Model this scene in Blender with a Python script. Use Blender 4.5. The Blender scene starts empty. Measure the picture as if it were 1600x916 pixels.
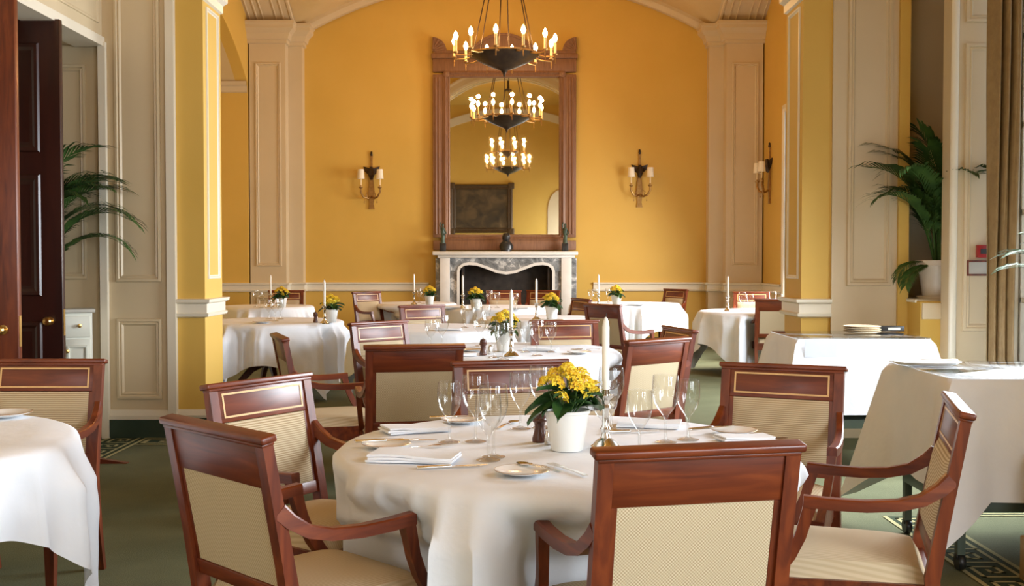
import bpy, bmesh, math, random
from mathutils import Vector, Matrix, noise
PI = math.pi
sc = bpy.context.scene
COL = sc.collection

# ------------------------------------------------------------------ camera
F, CX, CY, HZ, CAMH = 1700.0, 800.0, 458.0, 408.0, 1.36
PITCH = math.atan((CY - HZ) / F)
cam_d = bpy.data.cameras.new('camera'); cam = bpy.data.objects.new('camera', cam_d); COL.objects.link(cam)
cam_d.sensor_width = 36.0; cam_d.lens = 36.0 * F / 1600.0
cam_d.clip_start = 0.05; cam_d.clip_end = 200
cam.location = (0, 0, CAMH); cam.rotation_euler = (PI / 2 - PITCH, 0, 0)
sc.camera = cam

def ray(px, py):
    u, v = (px - CX) / F, (CY - py) / F
    c, s = math.cos(PITCH), math.sin(PITCH)
    return Vector((u, c + v * s, -s + v * c))
def G(px, py, z):            # the point of height z seen at a pixel of the photograph
    r = ray(px, py); t = (z - CAMH) / r.z
    return Vector((r.x * t, r.y * t, z))
def W(px, py, y):            # the point of depth y seen at a pixel
    r = ray(px, py); t = y / r.y
    return Vector((r.x * t, y, CAMH + r.z * t))

# ------------------------------------------------------------------ world, light, exposure
wd = bpy.data.worlds.new('world'); sc.world = wd; wd.use_nodes = True
wd.node_tree.nodes['Background'].inputs[0].default_value = (0.75, 0.85, 1.0, 1)
wd.node_tree.nodes['Background'].inputs[1].default_value = 1.6
vs = sc.view_settings
vs.view_transform = 'Standard'; vs.look = 'None'; vs.gamma = 1.0; vs.use_curve_mapping = False
vs.exposure = 0.20

def area(name, loc, direction, sx, sy, power, col, spread=PI):
    l = bpy.data.lights.new(name, 'AREA'); l.shape = 'RECTANGLE'; l.size = sx; l.size_y = sy
    l.energy = power; l.color = col; l.spread = spread
    o = bpy.data.objects.new(name, l); COL.objects.link(o); o.location = loc
    o.rotation_euler = Vector(direction).to_track_quat('-Z', 'Z').to_euler()
    return o
DAY = (0.86, 0.93, 1.0)
# daylight entering at the windows (each stands just inside its panes)
area('daylight_bay_window', (3.51, 6.40, 1.75), (-1, -0.28, -0.38), 1.8, 2.4, 235, DAY, 2.3)
area('daylight_far_window', (3.86, 14.55, 1.7), (-1, 0.0, -0.35), 2.2, 1.8, 200, (1.0, 0.97, 0.93), 2.4)
area('daylight_middle_window', (3.86, 10.3, 1.6), (-1, 0.0, -0.40), 2.0, 1.8, 190, DAY, 2.4)
area('added_rear_wall_light', (3.51, -2.2, 1.9), (-1, -0.3, -0.20), 1.5, 2.5, 190, DAY, 2.6)  # added light, aimed back to brighten the rear wall in the mirror
area('daylight_near_window', (3.51, 0.2, 1.9), (-1, 0.25, -0.35), 2.0, 2.5, 145, DAY, 2.4)
area('daylight_rear_window_a', (2.9, -3.32, 2.0), (-0.2, 1, -0.45), 1.3, 2.6, 60, DAY, 2.4)
area('daylight_rear_window_b', (-2.68, -3.32, 2.0), (0.2, 1, -0.45), 0.75, 2.6, 25, DAY, 2.4)

# ------------------------------------------------------------------ mesh builder
class MB:
    def __init__(s): s.v = []; s.f = []; s.sm = []
    def add(s, vs_, fs, smooth=False):
        n = len(s.v); s.v += [tuple(p) for p in vs_]
        for f in fs: s.f.append(tuple(i + n for i in f)); s.sm.append(smooth)
        return s
    def box(s, x0, x1, y0, y1, z0, z1):
        v = [(x0,y0,z0),(x1,y0,z0),(x1,y1,z0),(x0,y1,z0),(x0,y0,z1),(x1,y0,z1),(x1,y1,z1),(x0,y1,z1)]
        return s.add(v, [(3,2,1,0),(4,5,6,7),(0,1,5,4),(1,2,6,5),(2,3,7,6),(3,0,4,7)])
    def rbox(s, x0, x1, y0, y1, z0, z1, b=0.004, seg=2, M=None):
        bm = bmesh.new(); bmesh.ops.create_cube(bm, size=1)
        for v in bm.verts:
            v.co = Vector(((x0+x1)/2 + v.co.x*(x1-x0), (y0+y1)/2 + v.co.y*(y1-y0), (z0+z1)/2 + v.co.z*(z1-z0)))
        bmesh.ops.bevel(bm, geom=bm.edges[:] , offset=b, segments=seg, profile=0.5, affect='EDGES')
        bm.verts.index_update()
        vv = [(M @ v.co) if M else v.co.copy() for v in bm.verts]
        s.add(vv, [tuple(v.index for v in f.verts) for f in bm.faces], True); bm.free(); return s
    def lathe(s, prof, n=24, c=(0,0,0), smooth=True, M=None):
        vv = []; ff = []; m = len(prof)
        for i in range(n):
            a = 2*PI*i/n; ca, sa = math.cos(a), math.sin(a)
            for r, z in prof:
                p = Vector((r*ca, r*sa, z))
                if M: p = M @ p
                vv.append((c[0]+p.x, c[1]+p.y, c[2]+p.z))
        for i in range(n):
            j = (i+1) % n
            for k in range(m-1):
                ff.append((i*m+k, j*m+k, j*m+k+1, i*m+k+1))
        return s.add(vv, ff, smooth)
    def sweep(s, path, sec, up=(0,0,1), scale=None, smooth=True, closed=False, cap=True):
        P = [Vector(p) for p in path]; n = len(P); m = len(sec); vv = []; ff = []
        up = Vector(up)
        for i in range(n):
            if closed: t = P[(i+1) % n] - P[i-1]
            else: t = P[min(i+1, n-1)] - P[max(i-1, 0)]
            t.normalize()
            a = t.cross(up)
            if a.length < 1e-4: a = t.cross(Vector((1,0,0)))
            a.normalize(); b = a.cross(t)
            k = scale[i] if scale else 1.0
            kx, ky = k if isinstance(k, tuple) else (k, k)
            for (u, w) in sec: vv.append(P[i] + a*(u*kx) + b*(w*ky))
        for i in range(n if closed else n-1):
            j = (i+1) % n
            for k in range(m):
                l = (k+1) % m
                ff.append((i*m+k, i*m+l, j*m+l, j*m+k))
        if cap and not closed:
            ff.append(tuple(range(m-1, -1, -1))); ff.append(tuple((n-1)*m+k for k in range(m)))
        return s.add(vv, ff, smooth)
    def tube(s, path, r, n=8, scale=None, up=(0,0,1)):
        return s.sweep(path, [(r*math.cos(2*PI*k/n), r*math.sin(2*PI*k/n)) for k in range(n)], up, scale)
    def prism(s, poly, fn, t0, t1, smooth=False):
        n = len(poly); vv = [fn(u, w, t0) for u, w in poly] + [fn(u, w, t1) for u, w in poly]
        ff = [tuple(range(n)), tuple(range(2*n-1, n-1, -1))] + [(i, i+n, (i+1) % n + n, (i+1) % n) for i in range(n)]
        return s.add(vv, ff, smooth)
    def frame(s, fn, u0, u1, v0, v1, prof, smooth=False):
        # mitred rectangular moulding; prof = [(inset, height)]; fn(u, v, height) -> point
        vv = []; ff = []; m = len(prof)
        for (o, h) in prof:
            vv += [fn(u0+o, v0+o, h), fn(u1-o, v0+o, h), fn(u1-o, v1-o, h), fn(u0+o, v1-o, h)]
        for k in range(m-1):
            for i in range(4):
                j = (i+1) % 4
                ff.append((k*4+i, k*4+j, k*4+4+j, k*4+4+i))
        return s.add(vv, ff, smooth)
    def grid(s, fn, nu, nv, smooth=True, wrap=False):
        vv = [fn(i, j) for i in range(nu) for j in range(nv)]; ff = []
        for i in range(nu if wrap else nu-1):
            k = (i+1) % nu
            for j in range(nv-1): ff.append((i*nv+j, k*nv+j, k*nv+j+1, i*nv+j+1))
        return s.add(vv, ff, smooth)
    def mesh(s, name, angle=0.6):
        me = bpy.data.meshes.new(name); me.from_pydata(s.v, [], s.f)
        me.polygons.foreach_set('use_smooth', s.sm)
        bm = bmesh.new(); bm.from_mesh(me); bmesh.ops.recalc_face_normals(bm, faces=bm.faces); bm.to_mesh(me); bm.free()
        if any(s.sm): me.set_sharp_from_angle(angle=angle)
        me.update(); return me
    def build(s, name, mat, parent=None, angle=0.6):
        me = s.mesh(name, angle); me.materials.append(mat)
        o = bpy.data.objects.new(name, me); COL.objects.link(o)
        if parent: o.parent = parent
        return o
def link(name, me, parent=None, loc=(0,0,0), rot=(0,0,0), scale=(1,1,1)):
    o = bpy.data.objects.new(name, me); COL.objects.link(o); o.parent = parent
    o.location = loc; o.rotation_euler = rot; o.scale = scale; return o
def tag(o, label=None, cat=None, group=None, kind=None):
    if label: o['label'] = label
    if cat: o['category'] = cat
    if group: o['group'] = group
    if kind: o['kind'] = kind
    return o
def thing(name, label, cat, loc=(0,0,0), rz=0, group=None):
    o = bpy.data.objects.new(name, None); COL.objects.link(o); o.location = loc; o.rotation_euler = (0,0,rz)
    o.empty_display_size = 0.1
    return tag(o, label, cat, group)
def struct(name, mb, mat, parent=None, label=None):
    o = mb.build(name, mat, parent)
    if not parent: tag(o, label, None, None, 'structure')
    return o
def copy_tree(o, parent=None):
    c = o.copy(); COL.objects.link(c); c.parent = parent
    for ch in o.children: copy_tree(ch, c)
    return c
def XZ(y, s=-1): return lambda u, v, h: (u, y + s*h, v)      # plane facing -y
def YZ(x, s=1): return lambda u, v, h: (x + s*h, u, v)       # plane facing +x (s=1)

# ------------------------------------------------------------------ materials
def nmat(name):
    m = bpy.data.materials.new(name); m.use_nodes = True
    return m, m.node_tree, m.node_tree.nodes['Principled BSDF']
def N(nt, t, **kw):
    n = nt.nodes.new(t)
    for k, v in kw.items():
        if k in n.inputs: n.inputs[k].default_value = v
        else: setattr(n, k, v)
    return n
def ramp(nt, stops):
    r = nt.nodes.new('ShaderNodeValToRGB'); e = r.color_ramp.elements
    while len(e) < len(stops): e.new(0.5)
    for i, (p, c) in enumerate(stops): e[i].position = p; e[i].color = (*c, 1)
    return r
def coords(nt, kind='Object', scale=(1,1,1), rot=(0,0,0)):
    t = nt.nodes.new('ShaderNodeTexCoord'); m = nt.nodes.new('ShaderNodeMapping')
    m.inputs['Scale'].default_value = scale; m.inputs['Rotation'].default_value = rot
    nt.links.new(t.outputs[kind], m.inputs['Vector']); return m.outputs['Vector']
def bump(nt, h, strength, dist, bsdf):
    b = nt.nodes.new('ShaderNodeBump'); b.inputs['Strength'].default_value = strength; b.inputs['Distance'].default_value = dist
    nt.links.new(h, b.inputs['Height']); nt.links.new(b.outputs['Normal'], bsdf.inputs['Normal'])
def noisy(name, c1, c2, scale=8, rough=0.5, metal=0.0, detail=4, stretch=(1,1,1), bmp=0.0, bdist=0.002, spec=0.5, coat=0.0, bscale=None):
    m, nt, b = nmat(name)
    v = coords(nt, 'Object', stretch)
    n = N(nt, 'ShaderNodeTexNoise', Scale=scale, Detail=detail); nt.links.new(v, n.inputs['Vector'])
    r = ramp(nt, [(0.3, c1), (0.7, c2)]); nt.links.new(n.outputs['Fac'], r.inputs['Fac'])
    nt.links.new(r.outputs['Color'], b.inputs['Base Color'])
    b.inputs['Roughness'].default_value = rough; b.inputs['Metallic'].default_value = metal
    b.inputs['Specular IOR Level'].default_value = spec; b.inputs['Coat Weight'].default_value = coat; b.inputs['Coat Roughness'].default_value = 0.15
    if bmp:
        n2 = N(nt, 'ShaderNodeTexNoise', Scale=bscale or scale*6, Detail=3.0); nt.links.new(v, n2.inputs['Vector'])
        bump(nt, n2.outputs['Fac'], bmp, bdist, b)
    return m
M = {}
M['yellow'] = noisy('yellow_wall_paint', (0.62,0.385,0.070), (0.66,0.415,0.085), 1.3, 0.62, bmp=0.15, bdist=0.001, bscale=160)
M['cream'] = noisy('cream_paint', (0.60,0.48,0.30), (0.64,0.515,0.33), 1.5, 0.42, bmp=0.04)
M['cream_light'] = noisy('pale_trim_paint', (0.74,0.67,0.53), (0.78,0.71,0.57), 2, 0.38)
M['greenwhite'] = noisy('pale_cabinet_paint', (0.66,0.66,0.56), (0.70,0.70,0.60), 2, 0.4)
M['skirt'] = noisy('dark_green_skirting', (0.02,0.04,0.022), (0.03,0.055,0.03), 6, 0.5)
M['ceil'] = noisy('ceiling_plaster', (0.62,0.46,0.22), (0.66,0.49,0.25), 1.5, 0.7)
def carpet():
    m, nt, b = nmat('green_carpet')
    v = coords(nt, 'Object')
    n = N(nt, 'ShaderNodeTexNoise', Scale=1.6, Detail=4.0); nt.links.new(v, n.inputs['Vector'])
    n2 = N(nt, 'ShaderNodeTexNoise', Scale=170.0, Detail=2.0); nt.links.new(v, n2.inputs['Vector'])
    mx = N(nt, 'ShaderNodeMath', operation='ADD'); nt.links.new(n.outputs['Fac'], mx.inputs[0]); nt.links.new(n2.outputs['Fac'], mx.inputs[1])
    r = ramp(nt, [(0.36, (0.085,0.095,0.050)), (0.62, (0.15,0.155,0.085))])
    h = N(nt, 'ShaderNodeMath', operation='MULTIPLY'); h.inputs[1].default_value = 0.5
    nt.links.new(mx.outputs[0], h.inputs[0]); nt.links.new(h.outputs[0], r.inputs['Fac'])
    nt.links.new(r.outputs['Color'], b.inputs['Base Color']); b.inputs['Roughness'].default_value = 0.95; b.inputs['Specular IOR Level'].default_value = 0.15
    bump(nt, n2.outputs['Fac'], 0.5, 0.004, b); return m
M['carpet'] = carpet()
M['key'] = noisy('olive_key_pattern', (0.34,0.31,0.15), (0.42,0.38,0.20), 90, 0.95, spec=0.1)
M['keyground'] = noisy('dark_key_ground', (0.035,0.048,0.026), (0.05,0.066,0.036), 90, 0.95, spec=0.1)
def wood(name, dark, mid, light, rough=0.38, stretch=(14,14,1.6), coat=0.12):
    m, nt, b = nmat(name)
    v = coords(nt, 'Object', stretch)
    n = N(nt, 'ShaderNodeTexNoise', Scale=2.2, Detail=6.0, Distortion=0.8); nt.links.new(v, n.inputs['Vector'])
    r = ramp(nt, [(0.25, dark), (0.5, mid), (0.78, light)]); nt.links.new(n.outputs['Fac'], r.inputs['Fac'])
    nt.links.new(r.outputs['Color'], b.inputs['Base Color']); b.inputs['Roughness'].default_value = rough
    b.inputs['Coat Weight'].default_value = coat; b.inputs['Coat Roughness'].default_value = 0.2
    bump(nt, n.outputs['Fac'], 0.06, 0.001, b); return m
MAH = ((0.062,0.009,0.0025), (0.135,0.023,0.005), (0.23,0.047,0.009))
M['mahog'] = wood('mahogany_upright', *MAH)
M['mahog_h'] = wood('mahogany_across', *MAH, stretch=(1.6,14,14))
M['mahog_y'] = wood('mahogany_along', *MAH, stretch=(14,1.6,14))
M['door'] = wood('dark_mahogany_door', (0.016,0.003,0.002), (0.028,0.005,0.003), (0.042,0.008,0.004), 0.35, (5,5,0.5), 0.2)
M['inlay'] = noisy('satinwood_inlay', (0.62,0.37,0.14), (0.72,0.46,0.20), 30, 0.35)
M['brass'] = noisy('brass', (0.62,0.40,0.13), (0.72,0.48,0.18), 10, 0.28, 1.0)
M['bronze'] = noisy('dark_bronze', (0.035,0.022,0.014), (0.07,0.045,0.026), 12, 0.4, 0.6)
M['gilt'] = noisy('worn_gilt', (0.30,0.17,0.06), (0.48,0.29,0.10), 25, 0.38, 0.8)
M['silver'] = noisy('silver', (0.72,0.70,0.66), (0.82,0.80,0.76), 8, 0.16, 1.0)
def fabric(name, horiz):
    m, nt, b = nmat(name)
    v = coords(nt, 'Object')
    sep = nt.nodes.new('ShaderNodeSeparateXYZ'); nt.links.new(v, sep.inputs[0])
    def wav(out, f):
        k = N(nt, 'ShaderNodeMath', operation='MULTIPLY'); k.inputs[1].default_value = f; nt.links.new(out, k.inputs[0])
        s = N(nt, 'ShaderNodeMath', operation='SINE'); nt.links.new(k.outputs[0], s.inputs[0]); return s.outputs[0]
    if horiz == 'rib':      h = wav(sep.outputs['Z'], 2*PI/0.008)
    elif horiz == 'seat':   h = wav(sep.outputs['X'], 2*PI/0.009)
    else:
        a, c = wav(sep.outputs['X'], 2*PI/0.0085), wav(sep.outputs['Z'], 2*PI/0.0085)
        q = N(nt, 'ShaderNodeMath', operation='MULTIPLY'); nt.links.new(a, q.inputs[0]); nt.links.new(c, q.inputs[1]); h = q.outputs[0]
    ad = N(nt, 'ShaderNodeMath', operation='MULTIPLY_ADD'); ad.inputs[1].default_value = 0.5; ad.inputs[2].default_value = 0.5
    nt.links.new(h, ad.inputs[0])
    r = ramp(nt, [(0.15, (0.37,0.275,0.155)), (0.75, (0.60,0.495,0.335))] if horiz != 'seat' else [(0.15, (0.50,0.395,0.245)), (0.75, (0.58,0.47,0.31))]); nt.links.new(ad.outputs[0], r.inputs['Fac'])
    nt.links.new(r.outputs['Color'], b.inputs['Base Color']); b.inputs['Roughness'].default_value = 0.85; b.inputs['Specular IOR Level'].default_value = 0.2
    bump(nt, ad.outputs[0], 0.35, 0.0015, b); return m
M['fab_rib'] = fabric('cream_ribbed_fabric', 'rib')
M['fab_seat'] = fabric('cream_seat_fabric', 'seat')
M['fab_grid'] = fabric('cream_basket_weave', 'grid')
def linen(name, c1, c2):
    m, nt, b = nmat(name)
    v = coords(nt, 'Object')
    n = N(nt, 'ShaderNodeTexNoise', Scale=5.0, Detail=3.0); nt.links.new(v, n.inputs['Vector'])
    r = ramp(nt, [(0.3, c1), (0.7, c2)]); nt.links.new(n.outputs['Fac'], r.inputs['Fac']); nt.links.new(r.outputs['Color'], b.inputs['Base Color'])
    b.inputs['Roughness'].default_value = 0.8; b.inputs['Specular IOR Level'].default_value = 0.25
    n2 = N(nt, 'ShaderNodeTexNoise', Scale=14.0, Detail=5.0); nt.links.new(v, n2.inputs['Vector'])
    bump(nt, n2.outputs['Fac'], 0.4, 0.008, b); return m
M['linen'] = linen('white_linen', (0.78,0.81,0.86), (0.83,0.86,0.905))
M['china'] = noisy('white_china', (0.84,0.83,0.80), (0.87,0.86,0.83), 4, 0.12)
M['pot'] = noisy('white_ceramic_pot', (0.80,0.80,0.76), (0.84,0.84,0.80), 4, 0.3)
M['wax'] = noisy('white_wax', (0.84,0.82,0.76), (0.88,0.86,0.80), 6, 0.45)
M['soil'] = noisy('potting_soil', (0.02,0.013,0.008), (0.05,0.033,0.02), 60, 0.95)
M['leaf'] = noisy('dark_green_leaf', (0.018,0.055,0.014), (0.04,0.11,0.025), 12, 0.35)
M['palm'] = noisy('palm_leaf', (0.02,0.055,0.010), (0.06,0.125,0.022), 9, 0.6, spec=0.3)
M['stem'] = noisy('green_stem', (0.06,0.12,0.03), (0.09,0.16,0.04), 12, 0.5)
M['petal'] = noisy('yellow_petal', (0.88,0.54,0.015), (0.95,0.84,0.09), 45, 0.5)
M['mill'] = wood('brown_mill_wood', (0.05,0.014,0.008), (0.085,0.025,0.013), (0.12,0.038,0.02), 0.35, (14,14,3))
M['mirror'] = noisy('mirror_silvering', (0.86,0.85,0.80), (0.87,0.86,0.81), 2, 0.015, 1.0)
M['frame'] = wood('carved_brown_frame', (0.17,0.078,0.038), (0.23,0.11,0.055), (0.28,0.14,0.07), 0.5, (20,20,2), 0.05)
M['oldgilt'] = noisy('dark_gilt_frame', (0.05,0.028,0.012), (0.11,0.062,0.024), 40, 0.5, 0.3)
def marble():
    m, nt, b = nmat('grey_marble')
    v = coords(nt, 'Object')
    n = N(nt, 'ShaderNodeTexNoise', Scale=3.2, Detail=9.0, Distortion=2.4, Roughness=0.62); nt.links.new(v, n.inputs['Vector'])
    r = ramp(nt, [(0.34, (0.075,0.08,0.085)), (0.46, (0.17,0.18,0.185)), (0.55, (0.26,0.27,0.275)), (0.62, (0.62,0.62,0.60)), (0.68, (0.22,0.23,0.24))])
    nt.links.new(n.outputs['Fac'], r.inputs['Fac']); nt.links.new(r.outputs['Color'], b.inputs['Base Color']); b.inputs['Roughness'].default_value = 0.2; return m
M['marble'] = marble()
M['marble_white'] = noisy('white_marble', (0.70,0.68,0.63), (0.78,0.76,0.72), 6, 0.25)
M['soot'] = noisy('sooty_firebrick', (0.020,0.016,0.013), (0.05,0.038,0.03), 9, 0.9)
M['stonefig'] = noisy('black_stone', (0.01,0.01,0.01), (0.03,0.03,0.028), 15, 0.3)
M['verdigris'] = noisy('verdigris_bronze', (0.03,0.05,0.035), (0.07,0.11,0.075), 25, 0.5, 0.2)
M['metal_green'] = noisy('grey_green_steel', (0.10,0.14,0.115), (0.13,0.17,0.14), 10, 0.5)
M['black'] = noisy('black_plastic', (0.008,0.008,0.008), (0.02,0.02,0.02), 20, 0.4)
M['red'] = noisy('red_plastic', (0.30,0.012,0.010), (0.36,0.018,0.014), 20, 0.4)
M['paper'] = noisy('white_paper', (0.60,0.64,0.72), (0.64,0.68,0.76), 5, 0.7)
M['print'] = noisy('dark_print', (0.02,0.02,0.02), (0.04,0.04,0.04), 5, 0.7)
M['signgrey'] = noisy('sign_card', (0.42,0.40,0.34), (0.50,0.47,0.40), 8, 0.5)
M['curtain'] = noisy('gold_curtain', (0.24,0.15,0.06), (0.30,0.20,0.085), 20, 0.6, bmp=0.1)
M['oak'] = wood('pale_yellow_wood', (0.42,0.24,0.07), (0.52,0.31,0.10), (0.60,0.37,0.13), 0.4, (12,12,1.5))
M['terracotta'] = noisy('pale_glazed_pot', (0.62,0.52,0.38), (0.68,0.58,0.44), 5, 0.35)
M['wicker'] = noisy('straw_wicker', (0.50,0.40,0.26), (0.66,0.55,0.38), 60, 0.7)
M['shade'] = noisy('cream_lamp_shade', (0.82,0.74,0.58), (0.86,0.78,0.62), 10, 0.7)
def painting():
    m, nt, b = nmat('dark_oil_painting')
    v = coords(nt, 'Object')
    n = N(nt, 'ShaderNodeTexNoise', Scale=2.4, Detail=7.0, Distortion=0.8); nt.links.new(v, n.inputs['Vector'])
    r = ramp(nt, [(0.3, (0.02,0.015,0.008)), (0.5, (0.06,0.038,0.016)), (0.68, (0.12,0.075,0.032)), (0.8, (0.19,0.13,0.07))])
    nt.links.new(n.outputs['Fac'], r.inputs['Fac']); nt.links.new(r.outputs['Color'], b.inputs['Base Color']); b.inputs['Roughness'].default_value = 0.5; return m
M['painting'] = painting()
def glass(name, tint=(1,1,1), extra=0.0):
    m, nt, b = nmat(name); nt.nodes.remove(b); out = nt.nodes['Material Output']
    t = N(nt, 'ShaderNodeBsdfTransparent'); t.inputs[0].default_value = (*tint, 1)
    g = N(nt, 'ShaderNodeBsdfGlossy'); g.inputs['Roughness'].default_value = 0.03
    lw = N(nt, 'ShaderNodeLayerWeight'); lw.inputs['Blend'].default_value = 0.5
    pw = N(nt, 'ShaderNodeMath', operation='POWER'); pw.inputs[1].default_value = 2.9; nt.links.new(lw.outputs['Facing'], pw.inputs[0])
    mp = N(nt, 'ShaderNodeMath', operation='MULTIPLY_ADD'); mp.inputs[1].default_value = 0.9; mp.inputs[2].default_value = 0.085 + extra; mp.use_clamp = True
    nt.links.new(pw.outputs[0], mp.inputs[0])
    mx = N(nt, 'ShaderNodeMixShader'); nt.links.new(mp.outputs[0], mx.inputs[0]); nt.links.new(t.outputs[0], mx.inputs[1]); nt.links.new(g.outputs[0], mx.inputs[2])
    nt.links.new(mx.outputs[0], out.inputs['Surface']); return m
M['glass'] = glass('clear_crystal', (0.97,0.975,0.97))
M['pane'] = glass('window_pane', (0.95,0.97,0.97))
M['acrylic'] = glass('clear_table_sheet', (0.93,0.94,0.94), 0.03)
def emit(name, col, st):
    m, nt, b = nmat(name)
    b.inputs['Emission Color'].default_value = (*col, 1); b.inputs['Emission Strength'].default_value = st
    b.inputs['Base Color'].default_value = (*col, 1); return m
M['bulb'] = emit('glowing_bulb', (1.0, 0.72, 0.34), 28)
M['cand_sleeve'] = noisy('ivory_candle_sleeve', (0.78,0.62,0.34), (0.82,0.66,0.38), 10, 0.5)

# ------------------------------------------------------------------ the room
XC = -0.10
YP, YP2, YF, YR = 8.35, 8.85, 17.4, -3.5        # pier screen front and back, far wall, rear wall
PLI, PLO, PLW = -2.358, -2.579, -3.12           # left pier inner / outer edge, panelled flank edge
PRI, PRO, PRW = 2.22, 2.446, 3.02
ZT = 6.8
struct('floor', MB().box(-6.5, 6.5, YR, YF+0.2, -0.1, 0.0), M['carpet'])
struct('ceiling', MB().box(-6.5, 6.5, YR, YF+0.2, ZT, ZT+0.1), M['yellow'])
wf = struct('wall_far', MB().box(-6.5, 6.5, YF, YF+0.2, 0, ZT), M['yellow'])
wr = struct('wall_rear', MB().box(-6.5, -3.05, YR-0.2, YR, 0, ZT).box(-3.05, -2.3, YR-0.2, YR, 0, 0.7).box(-3.05, -2.3, YR-0.2, YR, 3.3, ZT).box(-2.3, 2.25, YR-0.2, YR, 0, ZT).box(2.25, 3.55, YR-0.2, YR, 0, 0.7).box(2.25, 3.55, YR-0.2, YR, 3.3, ZT).box(3.55, 6.5, YR-0.2, YR, 0, ZT), M['yellow'])

RAIL = [(0.0,0.0),(0.030,0.008),(0.036,0.030),(0.020,0.038),(0.020,0.105),(0.045,0.118),(0.048,0.142),(0.0,0.146)]
SKIRT_H = 0.16
def run(mb, path, prof, z0, closed=False):
    # moulding along a plan path (list of (x, y)); the profile projects to the right-hand side of travel
    n = len(path); m = len(prof); vv = []; ff = []
    for i in range(n):
        p = Vector(path[i]);
        a = (p - Vector(path[i-1])).normalized() if (i or closed) else None
        b = (Vector(path[(i+1) % n]) - p).normalized() if (i < n-1 or closed) else None
        na = Vector((a.y, -a.x)) if a else None; nb = Vector((b.y, -b.x)) if b else None
        if na and nb:
            d = (na + nb); d = d / max(0.3, d.dot(na))
        else: d = na or nb
        for o, h in prof: vv.append((p.x + d.x*o, p.y + d.y*o, z0 + h))
    for i in range(n if closed else n-1):
        j = (i+1) % n
        for k in range(m-1): ff.append((i*m+k, j*m+k, j*m+k+1, i*m+k+1))
    mb.add(vv, ff); return mb
PANEL = [(0,0),(0.004,0.018),(0.022,0.020),(0.03,0.008),(0.042,0.014),(0.055,0.0)]
PANEL_S = [(0,0),(0.003,0.012),(0.014,0.013),(0.02,0.004),(0.03,0.0)]
CAPITAL = [(0,0),(0.03,0.01),(0.03,0.06),(0.055,0.07),(0.08,0.15),(0.13,0.20),(0.15,0.22),(0.15,0.27),(0.17,0.29),(0.17,0.33),(0,0.33)]

# far corner pilasters: stepped, panelled, carrying capitals
ZS = W(470, 44, YF).z                              # springing of the vault
for side, (xa, xb, xc_) in (('left', (-4.08, -3.52, -3.30)), ('right', (3.90, 3.33, 3.10))):
    sg = 1 if side == 'left' else -1
    o = struct('pilaster_' + side, MB().box(min(xa,xb), max(xa,xb), YF-0.42, YF, 0, ZS).box(min(xb,xc_), max(xb,xc_), YF-0.20, YF, 0, ZS), M['cream'])
    mb = MB().frame(XZ(YF-0.42), min(xa,xb)+0.09, max(xa,xb)-0.07, 1.28, ZS-0.62, PANEL)
    mb.frame(XZ(YF-0.42), min(xa,xb)+0.09, max(xa,xb)-0.07, 0.28, 0.80, PANEL)
    mb.build('panel_moulding', M['cream'], o)
    pts = [(xa, YF-0.05), (xa, YF-0.42), (xb, YF-0.42), (xb, YF-0.20), (xc_, YF-0.20), (xc_, YF)]
    if side == 'right': pts = pts[::-1]
    pts = pts[::-1] if side == 'left' else pts[::-1]
    if side == 'left': pts = pts[::-1]
    if side == 'right': pts = pts
    # travel so that the profile projects outward
    test = MB(); run(test, pts, [(0,0),(0.1,0)], 0)
    outward = min(v[1] for v in test.v) < YF-0.45
    if not outward: pts = pts[::-1]
    run(MB(), pts, CAPITAL, ZS-0.33).build('capital', M['cream'], o)
    run(MB(), pts, RAIL, 0.875).build('chair_rail', M['cream_light'], o)
    run(MB(), pts, [(0,0),(0.02,0),(0.02,0.14),(0.03,0.15),(0.03,0.20),(0.0,0.22)], 0).build('plinth', M['cream_light'], o)

# chair rail and skirting on the far wall
mb = MB(); run(mb, [(3.10, YF), (1.30, YF)][::-1], RAIL, 0.875); run(mb, [(-3.30, YF), (-1.33, YF)], RAIL, 0.875)
t = struct('trim_1', mb, M['cream_light'])
mb = MB()
run(mb, [(-3.30, YF), (3.10, YF)], [(0,0),(0.02,0),(0.02,0.13),(0,0.14)], 0.0)
struct('baseboard_far', mb, M['skirt'])

# vault of the far bay, segmental, with its cream edge rib on the far wall and transverse ribs
def arc_pts(x0, x1, zs, rise, n=28):
    w = (x1-x0)/2; R = (w*w + rise*rise)/(2*rise); cx = (x0+x1)/2; cz = zs + rise - R
    a = math.asin(w/R)
    return [(cx + R*math.sin(-a + 2*a*i/n), cz + R*math.cos(-a + 2*a*i/n)) for i in range(n+1)]
VA = arc_pts(-3.34, 3.14, ZS, 0.86)
SA = arc_pts(YP2+0.1, YF-0.36, ZS, 1.05, 36)
def on_arc(P, q):
    if q <= P[0][0] or q >= P[-1][0]: return ZS
    for k in range(len(P)-1):
        if P[k][0] <= q <= P[k+1][0]:
            f = (q-P[k][0])/(P[k+1][0]-P[k][0]); return P[k][1]*(1-f) + P[k+1][1]*f
vx = [-3.37 + (3.14+3.40)*i/64 for i in range(65)]
vy = [YP2 + (YF+0.02-YP2)*j/80 for j in range(81)]
mb = MB()
for dz in (0.0, 0.06): mb.grid(lambda i, j: (vx[i], vy[j], max(on_arc(VA, vx[i]), on_arc(SA, vy[j])) + dz), 65, 81)
vault = struct('ceiling_vault', mb, M['ceil'])
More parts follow.
